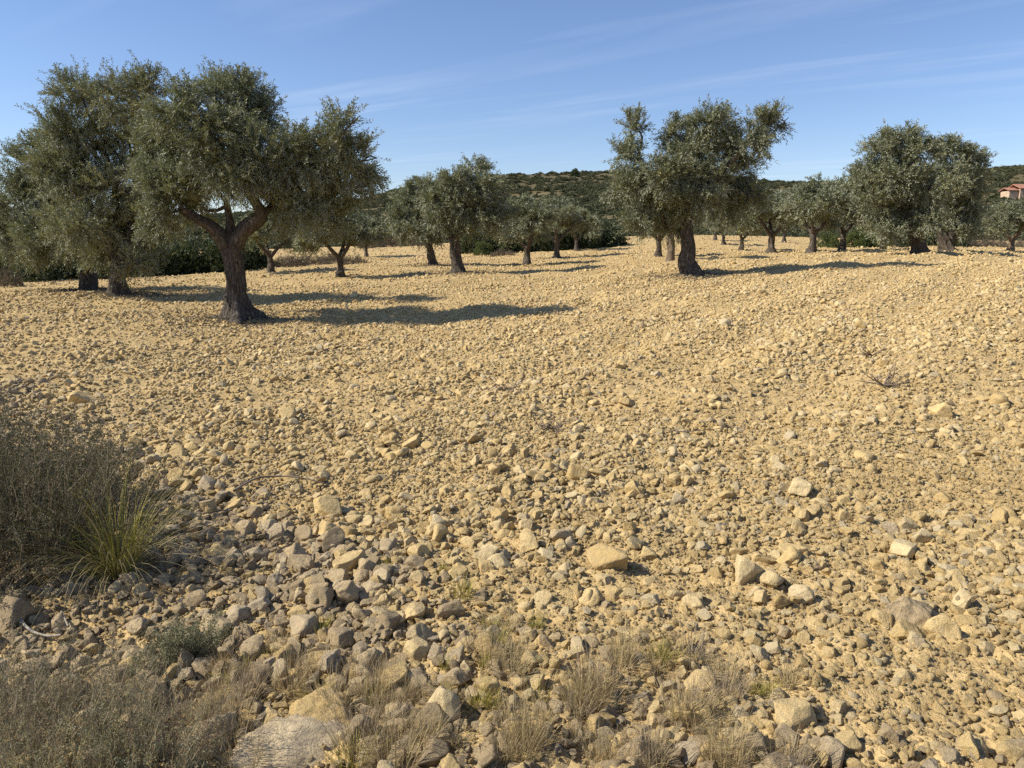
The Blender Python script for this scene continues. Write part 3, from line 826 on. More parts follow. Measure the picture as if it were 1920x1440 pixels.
# hillside scrub
g = np.random.default_rng(50)
hb = [leaf_ball('hill_bush', M_HILLB, 110, (0.34, 0.16), 51, 0.7), leaf_ball('hill_bush', M_HILLB, 110, (0.34, 0.16), 52, 0.9), leaf_ball('hill_bush', M_BUSH, 110, (0.34, 0.16), 53, 0.8)]
n = 30000
th = g.uniform(R(-50), R(50), n); rr = np.sqrt(g.uniform(104 ** 2, 330 ** 2, n))
hx = rr * np.sin(th); hy = rr * np.cos(th)
keep = fbm(hx / 22, hy / 22, 61, 3) > g.uniform(0.12, 0.52, n)
hx, hy = hx[keep], hy[keep]; n = len(hx)
hz = ground_z(hx, hy)
hs = g.uniform(0.45, 1.15, n) ** 1.3
sc_ = np.stack([hs * g.uniform(.9, 1.3, n), hs, hs * g.uniform(.6, 1.0, n)], -1)
o = scatter('hillside_scrub', np.stack([hx, hy, hz - 0.1], -1), np.stack([np.zeros(n), np.zeros(n), g.uniform(0, 6.28, n)], -1), sc_, np.where(g.uniform(0, 1, n) < 0.93, g.integers(0, 2, n), 2), hb)
tag(o, 'dark green scrub covering the hillside behind the grove', 'scrub', kind='stuff')
# lone pine on the ridge
d = ray(1078, 331); Y = 243.0; x = d[0] / d[1] * Y; z = gz(x, Y)
pa = Acc(); v, f = tube([(0, 0, -0.3), (0.05, 0, 0.8), (0, 0, 1.9)], [0.22, 0.16, 0.10], 8, 0.1); pa.add(v, f)
o = empty('pine_tree', (x, Y, z)); link('trunk', pa.mesh('trunk', M_BARK, True), o)
link('crown', leaf_ball('crown', M_BUSH, 240, (0.32, 0.13), 57, 1.6), o, loc=(0, 0, 0.7), scl=(1.25, 1.25, 1.35))
tag(o, 'small lone dark tree standing on the ridge skyline', 'tree')

# farmhouse on the hill at the right edge
M_WALL = plain('ochre_render', (0.50, 0.37, 0.25), 0.9, 0.15, 1.5)
M_ROOF = plain('terracotta_roof', (0.36, 0.17, 0.11), 0.9, 0.3, 2.5)
M_DARKW = plain('dark_window', (0.03, 0.03, 0.03), 0.2, 0.1)
M_EARTH = plain('cut_earth', (0.46, 0.30, 0.14), 0.95, 0.3, 0.4)
def boxm(name, x0, x1, y0, y1, z0, z1, mat):
    v = [(x0, y0, z0), (x1, y0, z0), (x1, y1, z0), (x0, y1, z0), (x0, y0, z1), (x1, y0, z1), (x1, y1, z1), (x0, y1, z1)]
    f = [(0, 3, 2, 1), (4, 5, 6, 7), (0, 1, 5, 4), (1, 2, 6, 5), (2, 3, 7, 6), (3, 0, 4, 7)]
    return new_mesh(name, v, f, mat)
hx0, hy0 = on_ground(1916, 373)
hz0 = gz(hx0, hy0)
ho = empty('farmhouse', (hx0, hy0, hz0 - 0.25))
link('wall', boxm('wall', -2.2, 9, -2.5, 2.5, -1.2, 2.3, M_WALL), ho)
link('wall', boxm('wall', -4.4, -2.203, -1.8, 1.8, -1.2, 1.9, M_WALL), ho)
def roofm(x0, x1, y0, y1, ze, zr):
    th_ = 0.18; ym = (y0 + y1) / 2
    v = [(x0, y0, ze), (x1, y0, ze), (x1, ym, zr), (x0, ym, zr), (x0, y1, ze), (x1, y1, ze)]
    v += [(a, b, c + th_) for a, b, c in v]
    f = [(0, 3, 2, 1), (3, 4, 5, 2), (6, 7, 8, 9), (9, 8, 11, 10), (0, 1, 7, 6), (4, 10, 11, 5), (0, 6, 9, 3), (3, 9, 10, 4), (1, 2, 8, 7), (2, 5, 11, 8)]
    return new_mesh('roof', v, f, M_ROOF)
link('roof', roofm(-2.6, 9.4, -3.0, 3.0, 2.31, 3.5), ho)
link('roof', roofm(-4.8, -2.203, -2.2, 2.2, 1.91, 2.6), ho)
for wx in (-0.9, 1.4, 3.6, 6.0):
    wi = link('window', boxm('window', wx - .45, wx + .45, -2.56, -2.503, 0.7, 1.7, M_DARKW), ho)
    link('sill', boxm('sill', wx - .55, wx + .55, -2.66, -2.503, 0.58, 0.697, M_WALL), wi)
tag(ho, 'low ochre farmhouse with terracotta roof on the hill at the right edge', 'house')

# ---------------------------------------------------------------- stones
def rock_mesh(name, seed, sub, mat, planes=13, lump=0.10, fine=0.055):
    import bmesh
    g = np.random.default_rng(seed)
    bm = bmesh.new(); bmesh.ops.create_icosphere(bm, subdivisions=sub, radius=1.0)
    v = np.array([p.co[:] for p in bm.verts]); f = np.array([[q.index for q in p.verts] for p in bm.faces]); bm.free()
    off = g.uniform(0, 50, 3)
    ns = unit(g.normal(0, 1, (planes, 3)))
    for k in range(planes):
        d = v @ ns[k]; lim = g.uniform(0.46, 0.84); ex = np.maximum(d - lim, 0)
        v = v - ns[k] * (ex * g.uniform(0.93, 1.0))[:, None]
    nz = np.array([mnoise.noise(Vector(p * 1.6 + off)) * lump + mnoise.fractal(Vector(p * 4.2 + off), 0.9, 2.1, 3) * fine for p in v])
    v = v * (1 + nz)[:, None]
    sx = np.array([1.0, g.uniform(0.66, 0.95), g.uniform(0.52, 0.82)])
    v = v * sx
    v = v / np.max(np.abs(v))
    return new_mesh(name, v, f, mat, True)
NV = 14
HI_T = [rock_mesh('stone', 200 + i, 4, M_TAN) for i in range(NV)]
HI_G = []
for i in range(NV):
    m_ = HI_T[i].copy(); m_.materials[0] = M_GREY; HI_G.append(m_)
LO_T = [rock_mesh('stone', 300 + i, 3, M_TAN, 9, 0.10, 0.03) for i in range(12)]
LO_G = []
for i in range(12):
    m_ = LO_T[i].copy(); m_.materials[0] = M_GREY; LO_G.append(m_)
PB = [rock_mesh('pebble', 400 + i, 2, M_TAN, 8, 0.12, 0.0) for i in range(10)]

def greyness(x, y):
    """1 in the weathered rubble strip along the field's near edge, 0 out in the ploughed field."""
    n = (fbm(x / 0.9, y / 0.9, 131, 3) - 0.5) * 1.5
    edge = 2.75 - np.where(x < 0, 1.0, 0.55) * x
    return np.clip((edge + n - y) / 0.9 + 0.5, 0, 1)
def bare(x, y):
    return fbm(x / 1.6, y / 1.6, 171, 3)

def wedge(g, n, r0, r1, ang=R(41)):
    th = g.uniform(-ang, ang, n); r = np.sqrt(g.uniform(r0 * r0, r1 * r1, n))
    return r * np.sin(th), r * np.cos(th)
W = 2 * R(41) / 2
area = lambda r0, r1: W * (r1 * r1 - r0 * r0)
g = np.random.default_rng(90)
layers = [  # r0, r1, per m2, size min, max (half length, m), power
    (1.3, 4.2, 85, 0.030, 0.056, 1.5), (1.3, 6.5, 105, 0.028, 0.066, 2.0), (1.3, 6.5, 900, 0.009, 0.030, 1.2),
    (6.5, 13, 100, 0.030, 0.062, 2.0), (6.5, 13, 480, 0.012, 0.031, 1.2),
    (13, 24, 72, 0.030, 0.060, 1.8), (13, 24, 200, 0.015, 0.034, 1.2),
    (24, 46, 32, 0.034, 0.065, 2.0), (46, 85, 4.5, 0.05, 0.08, 2.0),
    (1.3, 13, 2.2, 0.055, 0.095, 2.2), (13, 46, 0.35, 0.06, 0.11, 2.5)]
X = []; Y_ = []; S = []
for r0, r1, dn, s0, s1, pw in layers:
    n = int(area(r0, r1) * dn)
    x, y = wedge(g, n, r0, r1)
    b_ = bare(x, y) + 0.10 * furrow(x, y)
    lo_ = (0.42 if r1 < 5 else 0.32) if s0 > 0.025 else 0.5
    k = g.uniform(0, 1, n) < np.clip((b_ - 0.33) / 0.25, lo_, 1) + greyness(x, y)
    x, y = x[k], y[k]; n = len(x)
    X.append(x); Y_.append(y); S.append((s0 + (s1 - s0) * g.uniform(0, 1, n) ** pw) * (0.68 + 0.62 * fbm(x / 0.8, y / 0.8, 191, 2)))
ge = np.random.default_rng(95)          # the same stones go on beyond both sides of the picture
for r0, r1, dn, s0, s1 in ((1.3, 5, 130, 0.026, 0.055), (1.3, 5, 420, 0.010, 0.028), (5, 13, 70, 0.026, 0.055), (5, 13, 160, 0.014, 0.03)):
    n = int((R(58) - R(41)) * (r1 * r1 - r0 * r0) * dn)
    th = ge.uniform(R(41), R(58), n) * np.where(ge.uniform(0, 1, n) < 0.5, -1, 1); r = np.sqrt(ge.uniform(r0 * r0, r1 * r1, n))
    X.append(r * np.sin(th)); Y_.append(r * np.cos(th)); S.append(ge.uniform(s0, s1, n))
X = np.concatenate(X); Y_ = np.concatenate(Y_); S = np.concatenate(S)
gr_ = greyness(X, Y_)
S = S * np.where((gr_ > 0.5) & (S > 0.02), 1.12, 1.0)
N = len(X)
Z = ground_z(X, Y_)
ROT = np.stack([g.normal(0, 0.45, N), g.normal(0, 0.45, N), g.uniform(0, 6.28, N)], -1)
SCL = S[:, None] * np.stack([np.ones(N), g.uniform(0.8, 1.15, N), g.uniform(0.8, 1.2, N)], -1)
Z = Z + S * np.where(gr_ > 0.5, g.uniform(0.05, 0.42, N), g.uniform(-0.18, 0.36, N))
isg = g.uniform(0, 1, N) < np.clip(gr_ * 0.8 + 0.025, 0, 1)
# room around hand-placed boulders, trunks kept clear
HERO = [  # photo pixel of the foot, half width px, height factor, mesh, turn, tilt, grey?, label
    (545, 1470, 95, 0.72, 3, 0.4, 'B', 'large pale lichen-spotted boulder cut by the bottom edge of the picture'),
    (588, 1392, 74, 0.70, 5, 2.2, 'T', 'big smooth tan boulder with a flat face, just above the lichen-spotted one'),
    (828, 1372, 40, 1.0, 7, 1.0, 'T', 'upright tan boulder with a pitted face in the dry grass near the bottom'),
    (380, 1425, 52, 0.7, 1, 0.3, 'G', 'round rough brown boulder in the dry grass left of the lichen-spotted one'),
    (1490, 1395, 46, 0.75, 2, 0.9, 'T', 'broad pale boulder right of the dry grass at the bottom'),
    (1712, 1182, 40, 0.95, 4, 2.8, 'G', 'dark grey angular boulder standing out among tan stones on the right'),
    (1144, 1085, 40, 0.9, 6, 1.9, 'T', 'wedge-shaped grey-tan boulder in the middle of the near field'),
    (1405, 1100, 34, 0.95, 8, 0.2, 'T', 'tan boulder topping a cluster of three, right of centre'),
    (1440, 1108, 30, 0.85, 9, 3.0, 'T', 'rounded tan boulder at the shadow side of the cluster of three'),
    (992, 1050, 30, 0.75, 10, 1.4, 'T', 'flat-topped tan boulder left of the grey-topped one in the near field'),
    (1055, 1040, 28, 0.9, 11, 0.6, 'G', 'grey-topped boulder with an ochre foot in the near field'),
    (957, 866, 16, 1.25, 12, 0.1, 'T', 'upright egg-shaped stone standing alone in the mid field'),
    (612, 980, 34, 0.75, 13, 2.5, 'T', 'long tan slab tilted against a rounder stone left of centre'),
    (1505, 935, 32, 0.8, 0, 1.1, 'T', 'broad tan boulder above the pair of round stones'),
    (1505, 975, 20, 1.0, 1, 0.5, 'T', 'round tan stone, left one of a touching pair'),
    (1542, 962, 21, 0.95, 2, 2.1, 'T', 'round ochre stone, right one of a touching pair'),
    (1768, 783, 26, 0.7, 3, 2.0, 'T', 'large pale stone lying alone on the right part of the field'),
    (1695, 1050, 30, 0.9, 4, 1.2, 'T', 'tall blocky tan boulder near the right edge of the field'),
    (150, 765, 24, 0.8, 5, 0.7, 'T', 'tan boulder resting on small stones above the big left shrub'),
    (16, 730, 15, 0.9, 6, 0.7, 'T', 'dark ochre stone by the left picture edge'),
    (663, 561, 11, 0.7, 7, 0.9, 'T', 'yellowish stone lying between two tree shadows'),
    (1178, 768, 17, 0.85, 9, 0.9, 'T', 'pale whitish stone in the middle distance'),
    (458, 1215, 24, 1.0, 10, 1.6, 'G', 'reddish-brown block beside the grey-green plant'),
    (850, 1192, 30, 1.0, 11, 0.4, 'G', 'grey-brown upright boulder behind the middle grass tufts'),
    (938, 1085, 28, 0.7, 12, 0.9, 'T', 'pointed tan stone left of the wedge-shaped boulder'),
    (1310, 1320, 30, 0.7, 13, 0.3, 'T', 'pale flat stone in front of the dry grass on the right'),
    (22, 1185, 34, 0.95, 8, 1.3, 'G', 'dark boulder at the left edge in the shrub\'s shade'),
    (640, 1235, 32, 0.95, 0, 2.3, 'G', 'blocky grey-tan boulder above the smooth tan one'),
]
hero_xy = []
for px, py, hw, hf, k, rz, mk, lab in HERO:
    if py >= 1440:
        Yh = 2.10; dd = ray(px, 1440); x, y = dd[0] / dd[1] * Yh, Yh
    else:
        x, y = on_ground(px, py)
    dist = math.sqrt(x * x + y * y + EYE * EYE); sw = hw * dist / F_PX * 0.98
    me = (HI_T if mk == 'T' else HI_G)[k]
    if mk == 'B': me = me.copy(); me.materials[0] = M_BOULDER
    o = link('boulder' if hw > 24 else 'stone', me, loc=(x, y + sw * 0.35, gz(x, y) + sw * hf * 0.30), rot=(random.uniform(-.25, .25), random.uniform(-.25, .25), rz), scl=(sw * 1.05, sw * 1.0, sw * hf * 1.25))
    tag(o, lab, 'boulder' if hw > 24 else 'stone', 'picked-out stones of the field')
    hero_xy.append((x, y + sw * 0.35, sw))
big_a = rock_mesh('boulder', 905, 5, M_BOULDER, 9, 0.16, 0.10); big_b = rock_mesh('boulder', 917, 5, M_TAN, 8, 0.14, 0.08); big_c = rock_mesh('boulder', 923, 5, M_GREY, 9, 0.14, 0.12)
for o in list(col.objects):
    lab_ = o.get('label', '')
    if lab_.startswith('large pale lichen'): o.data = big_a; o.scale.z *= 0.72; o.scale.x *= 1.12; o.location.z -= 0.035
    elif lab_.startswith('big smooth tan'): o.data = big_b; o.scale.z *= 0.75; o.location.z -= 0.02
    elif lab_.startswith('round rough brown') or lab_.startswith('dark grey angular'): o.data = big_c
SHORT = ['lichen-spotted boulder', 'smooth tan boulder', 'pitted upright boulder', 'rough brown boulder', 'broad bottom boulder', 'dark grey angular boulder', 'wedge-shaped boulder',
    'cluster of three', 'cluster of three', 'flat-topped boulder', 'grey-topped boulder', 'egg-shaped stone', 'tilted tan slab', 'broad boulder above the round pair', 'touching round pair', 'touching round pair',
    'lone pale stone', 'tall blocky boulder', 'boulder above the left shrub', 'dark ochre stone', 'yellowish stone', 'whitish stone', 'reddish-brown block', 'grey-brown upright boulder',
    'pointed tan stone', 'pale flat stone', 'dark boulder in the shrub shade', 'blocky grey-tan boulder']
def beside(x, y):
    d = [math.hypot(x - h[0], y - h[1]) for h in hero_xy]
    k = int(np.argmin(d)); ddx = x - hero_xy[k][0]; ddy = y - hero_xy[k][1]
    if abs(ddx) > abs(ddy): w_ = 'to the right of' if ddx > 0 else 'to the left of'
    else: w_ = 'behind' if ddy > 0 else 'in front of'
    near = 'close ' if d[k] < 0.28 else '' if d[k] < 0.55 else 'farther ' if d[k] < 0.85 else 'well ' if d[k] < 1.2 else 'far '
    return '%s%s the %s' % (near, w_, SHORT[k])
ok = np.ones(N, bool)
for hx_, hy_, sw in hero_xy:
    ok &= ~((np.hypot(X - hx_, Y_ - hy_) < sw * 0.85) & (S > 0.02))
# projected size in the photograph
px_ = np.stack([X, Y_, Z - EYE], -1)
cz = px_ @ FWD; u_ = 960 + F_PX * (px_ @ RGT) / cz; v_ = 720 - F_PX * (px_ @ UPV) / cz
proj = S / cz * F_PX
inf = (u_ > 4) & (u_ < 1916) & (v_ > 440) & (v_ < 1432) & ok & (S > 0.03)
blocked = (u_ < 330) & (v_ > 1190) | (u_ < 235) & (v_ > 800) & (v_ < 1150)
cand = np.nonzero(inf & ~blocked)[0]
cand = cand[np.argsort(-proj[cand])][:265]
chosen = np.zeros(N, bool); chosen[cand] = True
for i in cand:
    me = (HI_G if isg[i] else HI_T)[int(i) % NV]
    o = link('stone', me, loc=(X[i], Y_[i], Z[i]), rot=ROT[i], scl=SCL[i])
    size = 'smallish' if S[i] < 0.044 else 'fist-sized' if S[i] < 0.05 else 'larger' if S[i] < 0.06 else 'big' if S[i] < 0.072 else 'very big'
    tag(o, '%s %s stone %s' % (size, 'weathered grey-brown' if isg[i] else 'pale tan', beside(X[i], Y_[i])), 'stone',
        'weathered stones along the near edge' if isg[i] else 'larger tan stones of the near field')
rest = ok & ~chosen
dist = np.hypot(X, Y_)
hi = (dist < 5) & (S > 0.025); peb = S < 0.024
idx = np.where(hi, np.where(isg, NV, 0) + g.integers(0, NV, N), np.where(peb & ~isg, 2 * NV + 24 + g.integers(0, 10, N), 2 * NV + np.where(isg, 12, 0) + g.integers(0, 12, N)))
o = scatter('loose_stones', np.stack([X, Y_, Z], -1)[rest], ROT[rest], SCL[rest], idx[rest], HI_T + HI_G + LO_T + LO_G + PB)
tag(o, 'countless small tan stones and clods covering the ploughed field', 'stones', kind='stuff')
# fine gravel close to the viewer
n = int(area(1.3, 7) * 1300)
x, y = wedge(g, n, 1.3, 7)
s_ = g.uniform(0.004, 0.012, n)
z = ground_z(x, y) + s_ * 0.3
o = scatter('gravel', np.stack([x, y, z], -1), g.uniform(0, 6.28, (n, 3)), np.repeat(s_[:, None], 3, 1), g.integers(0, 10, n), PB)
tag(o, 'fine crumbs of stone and soil between the stones', 'gravel', kind='stuff')

# ---------------------------------------------------------------- foreground plants
def blades(acc, base, az, lean, length, width, segs, g, tone, curl=1.0, taper=True):
    n = len(base)
    t = np.linspace(0, 1, segs + 1)[None]
    ang = lean[:, None] + curl[:, None] * t ** 1.4            # from vertical
    dl = (length / segs)[:, None]
    hx = np.cumsum(np.concatenate([np.zeros((n, 1)), np.sin(ang[:, :-1]) * dl], 1), 1)
    hz = np.cumsum(np.concatenate([np.zeros((n, 1)), np.cos(ang[:, :-1]) * dl], 1), 1)
    c, s = np.cos(az)[:, None], np.sin(az)[:, None]
    p = np.stack([base[:, 0:1] + hx * c, base[:, 1:2] + hx * s, base[:, 2:3] + hz], -1)
    sa = az + g.uniform(0.6, 2.5, n)
    sd = np.stack([np.cos(sa), np.sin(sa), g.normal(0, 0.2, n)], -1)[:, None]
    wv = (width[:, None] * 0.5 * (1 - 0.85 * t ** 1.5))[..., None]
    v = np.stack([p + sd * wv, p - sd * wv], 2).reshape(-1, 3)
    i = np.arange(n)[:, None] * (segs + 1) * 2 + np.arange(segs)[None] * 2
    f = np.stack([i, i + 1, i + 3, i + 2], -1).reshape(-1, 4)
    tn = np.clip(tone[:, None] + (0.0 * t) - 0.25 * t, 0, 1)
    acc.add(v, f, np.repeat(tn.ravel(), 2))
    return p
def tuft_mesh(seed, n, rad, l0, l1, w, mat, tone, lean=0.5, curl=0.5, seedheads=False):
    g = np.random.default_rng(seed); acc = Acc()
    a = g.uniform(0, 6.28, n); r_ = rad * np.sqrt(g.uniform(0, 1, n))
    b = np.stack([np.cos(a) * r_, np.sin(a) * r_, np.full(n, -0.01)], -1)
    az = a + g.normal(0, 0.7, n)
    p = blades(acc, b, az, np.abs(g.normal(0.1, lean, n)), g.uniform(l0, l1, n), w * g.uniform(0.7, 1.3, n), 5, g, np.clip(g.normal(tone, 0.18, n), 0, 1), g.normal(curl, 0.35, n))
    return acc.mesh('tuft', mat)
TUFT_DRY = [tuft_mesh(501, 150, 0.055, 0.06, 0.19, 0.0022, M_STRAW, 0.55), tuft_mesh(502, 110, 0.045, 0.05, 0.16, 0.0024, M_STRAW, 0.62), tuft_mesh(503, 170, 0.07, 0.08, 0.24, 0.0020, M_STRAW, 0.55, 0.35, 0.3), tuft_mesh(504, 120, 0.06, 0.06, 0.2, 0.0022, M_GREYST, 0.65, 0.45, 0.3)]
TUFT_GRN = [tuft_mesh(511, 90, 0.04, 0.05, 0.13, 0.0028, M_GREENG, 0.5, 0.5, 0.5), tuft_mesh(512, 70, 0.03, 0.04, 0.10, 0.0028, M_GREENG, 0.6, 0.5, 0.6)]
g = np.random.default_rng(600)
def tuft(px, py, me, s, label, group, rel=False):
    if py > 1436:
        Yh = 2.12 - (py - 1436) * 0.0016; dd = ray(px, 1440); x, y = dd[0] / dd[1] * Yh, Yh
    else:
        x, y = on_ground(px, py)
    if rel: label = label + ' ' + beside(x, y)
    o = link('grass_tuft', me, loc=(x, y, gz(x, y) + 0.005), rot=(0, 0, g.uniform(0, 6.28)), scl=s)
    tag(o, label, 'grass tuft', group)
GD = 'dry grass tufts along the near edge'
areas = [
    (480, 1260, 90, 30, 10, 'm', (0.6, 0.9)), (640, 1300, 90, 40, 14, 'm', (0.6, 0.95)), (780, 1330, 80, 45, 12, 'm', (0.6, 0.95)), (900, 1300, 90, 45, 14, 'm', (0.6, 0.95)), (600, 1420, 120, 25, 9, 'd', (0.7, 1.0)), (1050, 1390, 110, 30, 9, 'd', (0.6, 0.9)), (380, 1340, 70, 50, 12, 'd', (0.7, 1.1)),  # centre px, spread px, number, mesh pool, size
    (520, 1330, 95, 60, 11, 'm', (0.8, 1.2)), (440, 1400, 60, 50, 8, 'd', (0.9, 1.3)), (700, 1390, 80, 45, 11, 'm', (0.8, 1.2)), (560, 1215, 70, 25, 7, 'm', (0.6, 0.9)),
    (920, 1190, 60, 30, 8, 'm', (0.6, 0.9)), (1100, 1300, 90, 45, 13, 'm', (0.8, 1.15)), (1000, 1235, 60, 25, 6, 'm', (0.6, 0.9)), (1220, 1280, 60, 35, 8, 'g', (0.8, 1.1)),
    (1330, 1330, 90, 70, 13, 'd', (0.7, 1.1)), (1380, 1430, 100, 25, 8, 'd', (0.7, 1.1)), (950, 1430, 60, 20, 5, 'd', (0.7, 1.1)), (1200, 1420, 90, 25, 7, 'd', (0.8, 1.2)), (820, 1420, 50, 25, 4, 'd', (0.7, 1.0)),
    (1440, 1300, 30, 25, 3, 'g', (0.6, 0.9))]
for cx_, cy_, sx_, sy_, n_, pool, (s0, s1) in areas:
    for k in range(max(2, int(n_ * 0.62))):
        px, py = cx_ + g.normal(0, sx_ * 0.6), min(cy_ + g.normal(0, sy_ * 0.7) + 25, 1500)
        if 430 < px < 660 and py > 1350 and g.uniform() < 0.8: continue
        q = g.uniform(); q_ = int(g.integers(0, 4))
        if pool == 'd' and q < 0.9 or pool == 'm' and q < 0.62 or pool == 'g' and q < 0.3:
            tuft(px, py, TUFT_DRY[q_], g.uniform(s0, s1) * 0.85, ('tuft of dry straw-coloured grass', 'sparse dry straw grass tuft', 'tall tuft of dry straw stems', 'thin tuft of grey dry stems')[q_], GD, True)
        else:
            tuft(px, py, TUFT_GRN[int(g.integers(0, 2))], g.uniform(s0, s1), 'yellow-green grass tuft', 'yellow-green tufts along the near edge', True)
tuft(868, 1140, TUFT_GRN[0], 1.05, 'yellow-green grass tuft behind the upright grey-brown boulder', 'yellow-green tufts along the near edge')
tuft(722, 1088, TUFT_GRN[1], 0.6, 'tiny yellow-green sprout among stones, left of centre', 'lone sprouts in the field')
tuft(830, 1095, TUFT_GRN[1], 0.55, 'tiny green sprout among stones just left of the pointed tan stone', 'lone sprouts in the field')
tuft(1368, 934, TUFT_GRN[1], 0.5, 'tiny green weed alone in the field below the long thin twig', 'lone sprouts in the field')
# big yellow-green tussock by the shrub
x, y = on_ground(222, 1085)
acc = Acc(); n = 260
a = g.uniform(0, 6.28, n); r_ = 0.07 * np.sqrt(g.uniform(0, 1, n))
b = np.stack([np.cos(a) * r_, np.sin(a) * r_, np.full(n, -0.01)], -1)
out_ = g.uniform(0, 1, n)
blades(acc, b, a + g.normal(0, .5, n), 0.08 + 0.95 * out_ ** 1.3, g.uniform(0.22, 0.52, n), 0.0040 * g.uniform(.7, 1.2, n), 9, g, np.where(g.uniform(0, 1, n) < 0.7, g.uniform(0.55, 1, n), g.uniform(0.1, 0.4, n)), g.uniform(0.1, 0.9, n) + out_ * 0.5)
n = 170
a = g.uniform(0, 6.28, n); b = np.stack([np.cos(a) * .06, np.sin(a) * .06, np.zeros(n)], -1)
blades(acc, b, a, g.uniform(0.4, 1.2, n), g.uniform(0.3, 0.62, n), np.full(n, 0.0030), 9, g, g.uniform(0, 0.25, n), g.uniform(0.8, 2.4, n))
o = link('grass_tussock', acc.mesh('grass_tussock', M_GREENG), loc=(x + 0.02, y - 0.05, gz(x, y)), scl=1.15)
tag(o, 'yellow-green grass tussock with arching blades in front of the dark left shrub', 'grass tussock')

def shrub_mesh(seed, nstem, h, spread, leaf, nleaf, stem_w, mat_leaf, mat_stem, tone=0.4, updir=0.5):
    g = np.random.default_rng(seed); st = Acc(); lf = Acc()
    a = g.uniform(0, 6.28, nstem); r0 = spread * 0.35 * np.sqrt(g.uniform(0, 1, nstem))
    b = np.stack([np.cos(a) * r0, np.sin(a) * r0, np.full(nstem, -0.02)], -1)
    ln = h * g.uniform(0.55, 1.1, nstem); lean = np.abs(g.normal(0, updir, nstem)) + 0.35 * r0 / spread
    p = blades(st, b, a + g.normal(0, .4, nstem), lean, ln, stem_w * g.uniform(.7, 1.4, nstem), 7, g, g.uniform(0.2, 0.8, nstem), g.normal(0.15, 0.3, nstem))
    # side shoots
    k = 9; ti = g.integers(2, 8, (nstem, k)); sb = p[np.arange(nstem)[:, None], ti].reshape(-1, 3); m = len(sb)
    sb = sb + g.normal(0, 0.006, sb.shape)
    sa = np.repeat(a, k) + g.normal(0, 1.3, m)
    p2 = blades(st, sb, sa, g.uniform(0.1, 0.9, m), h * g.uniform(0.10, 0.26, m), np.full(m, stem_w * 0.6), 4, g, g.uniform(0.2, 0.9, m), g.normal(-0.1, 0.4, m))
    q = p2.reshape(-1, 3); q = q[g.integers(0, len(q), nleaf)] + g.normal(0, 0.004, (nleaf, 3))
    d = unit(g.normal(0, 0.7, (nleaf, 3)) + np.array([0, 0, 0.6]))
    v, f = leaf_quads(q, d, leaf[0] * g.uniform(.6, 1.3, nleaf), leaf[1] * g.uniform(.8, 1.2, nleaf), g)
    lf.add(v, f, np.repeat(np.clip(g.normal(tone, 0.2, nleaf), 0, 1), 4))
    return st.mesh('stem', mat_stem), lf.mesh('foliage', mat_leaf)
def shrub(name, px, py, depth, meshes, s, label, cat, group=None, rz=None):
    if depth is None: x, y = on_ground(px, py)
    else:
        dd = ray(px, py); y = depth; x = dd[0] / dd[1] * y
    o = empty(name, (x, y, gz(x, y)), g.uniform(0, 6.28) if rz is None else rz); o.scale = (s, s, s) if not hasattr(s, '__len__') else s
    link('stem', meshes[0], o); link('foliage', meshes[1], o)
    tag(o, label, cat, group); return o
SH1 = shrub_mesh(701, 300, 0.62, 0.75, (0.017, 0.0048), 52000, 0.004, M_SCRUB, M_GREYST, 0.4, 0.62)
SH2 = shrub_mesh(702, 260, 0.62, 0.75, (0.017, 0.0046), 42000, 0.004, M_SCRUB, M_GREYST, 0.45, 0.62)
shrub('shrub', 40, 1075, None, SH1, 1.05, 'large dark twiggy shrub at the left edge behind the yellow-green tussock', 'shrub')
shrub('shrub', -110, 1010, None, SH2, 1.15, 'twiggy dark shrub mass cut off by the left edge, rear part', 'shrub')
shrub('shrub', 105, 985, None, SH2, 0.82, 'paler dry-topped shrub behind the large dark one at the left', 'shrub')
TH = shrub_mesh(711, 60, 0.17, 0.16, (0.011, 0.0034), 7000, 0.0025, M_THYME, M_GREYST, 0.5, 0.5)
shrub('low_plant', 362, 1240, None, TH, 1.0, 'small grey-green feathery plant among the stones', 'plant')
shrub('low_plant', 300, 1262, None, TH, 0.75, 'paler low grey-green plant beside the feathery one', 'plant')
DS = shrub_mesh(721, 80, 0.36, 0.42, (0.013, 0.003), 3200, 0.0024, M_SCRUB, M_GREYST, 0.75, 0.4)
DS2 = shrub_mesh(722, 75, 0.34, 0.40, (0.013, 0.003), 3600, 0.0022, M_THYME, M_STRAW, 0.45, 0.4)
gb = 'dry shrubs in the bottom left corner'
lb = 'dry grey-brown thin-stemmed shrublet in the bottom left corner'
for k_, (px, dpt, s, me) in enumerate(sorted([(20, 2.05, 0.95, DS), (110, 1.95, 0.9, DS2), (190, 2.1, 0.9, DS), (270, 2.0, 0.85, DS2), (-40, 2.25, 1.0, DS), (70, 2.35, 0.75, DS2), (165, 2.4, 0.7, DS), (330, 2.15, 0.6, DS), (240, 2.4, 0.6, DS2), (-10, 1.85, 0.9, DS2)], key=lambda q: (q[0] - 960) * q[1])):
    shrub('dry_shrub', px, 1440, dpt, me, s, lb + (', %s from the left' % ORD[k_]), 'shrub', gb)

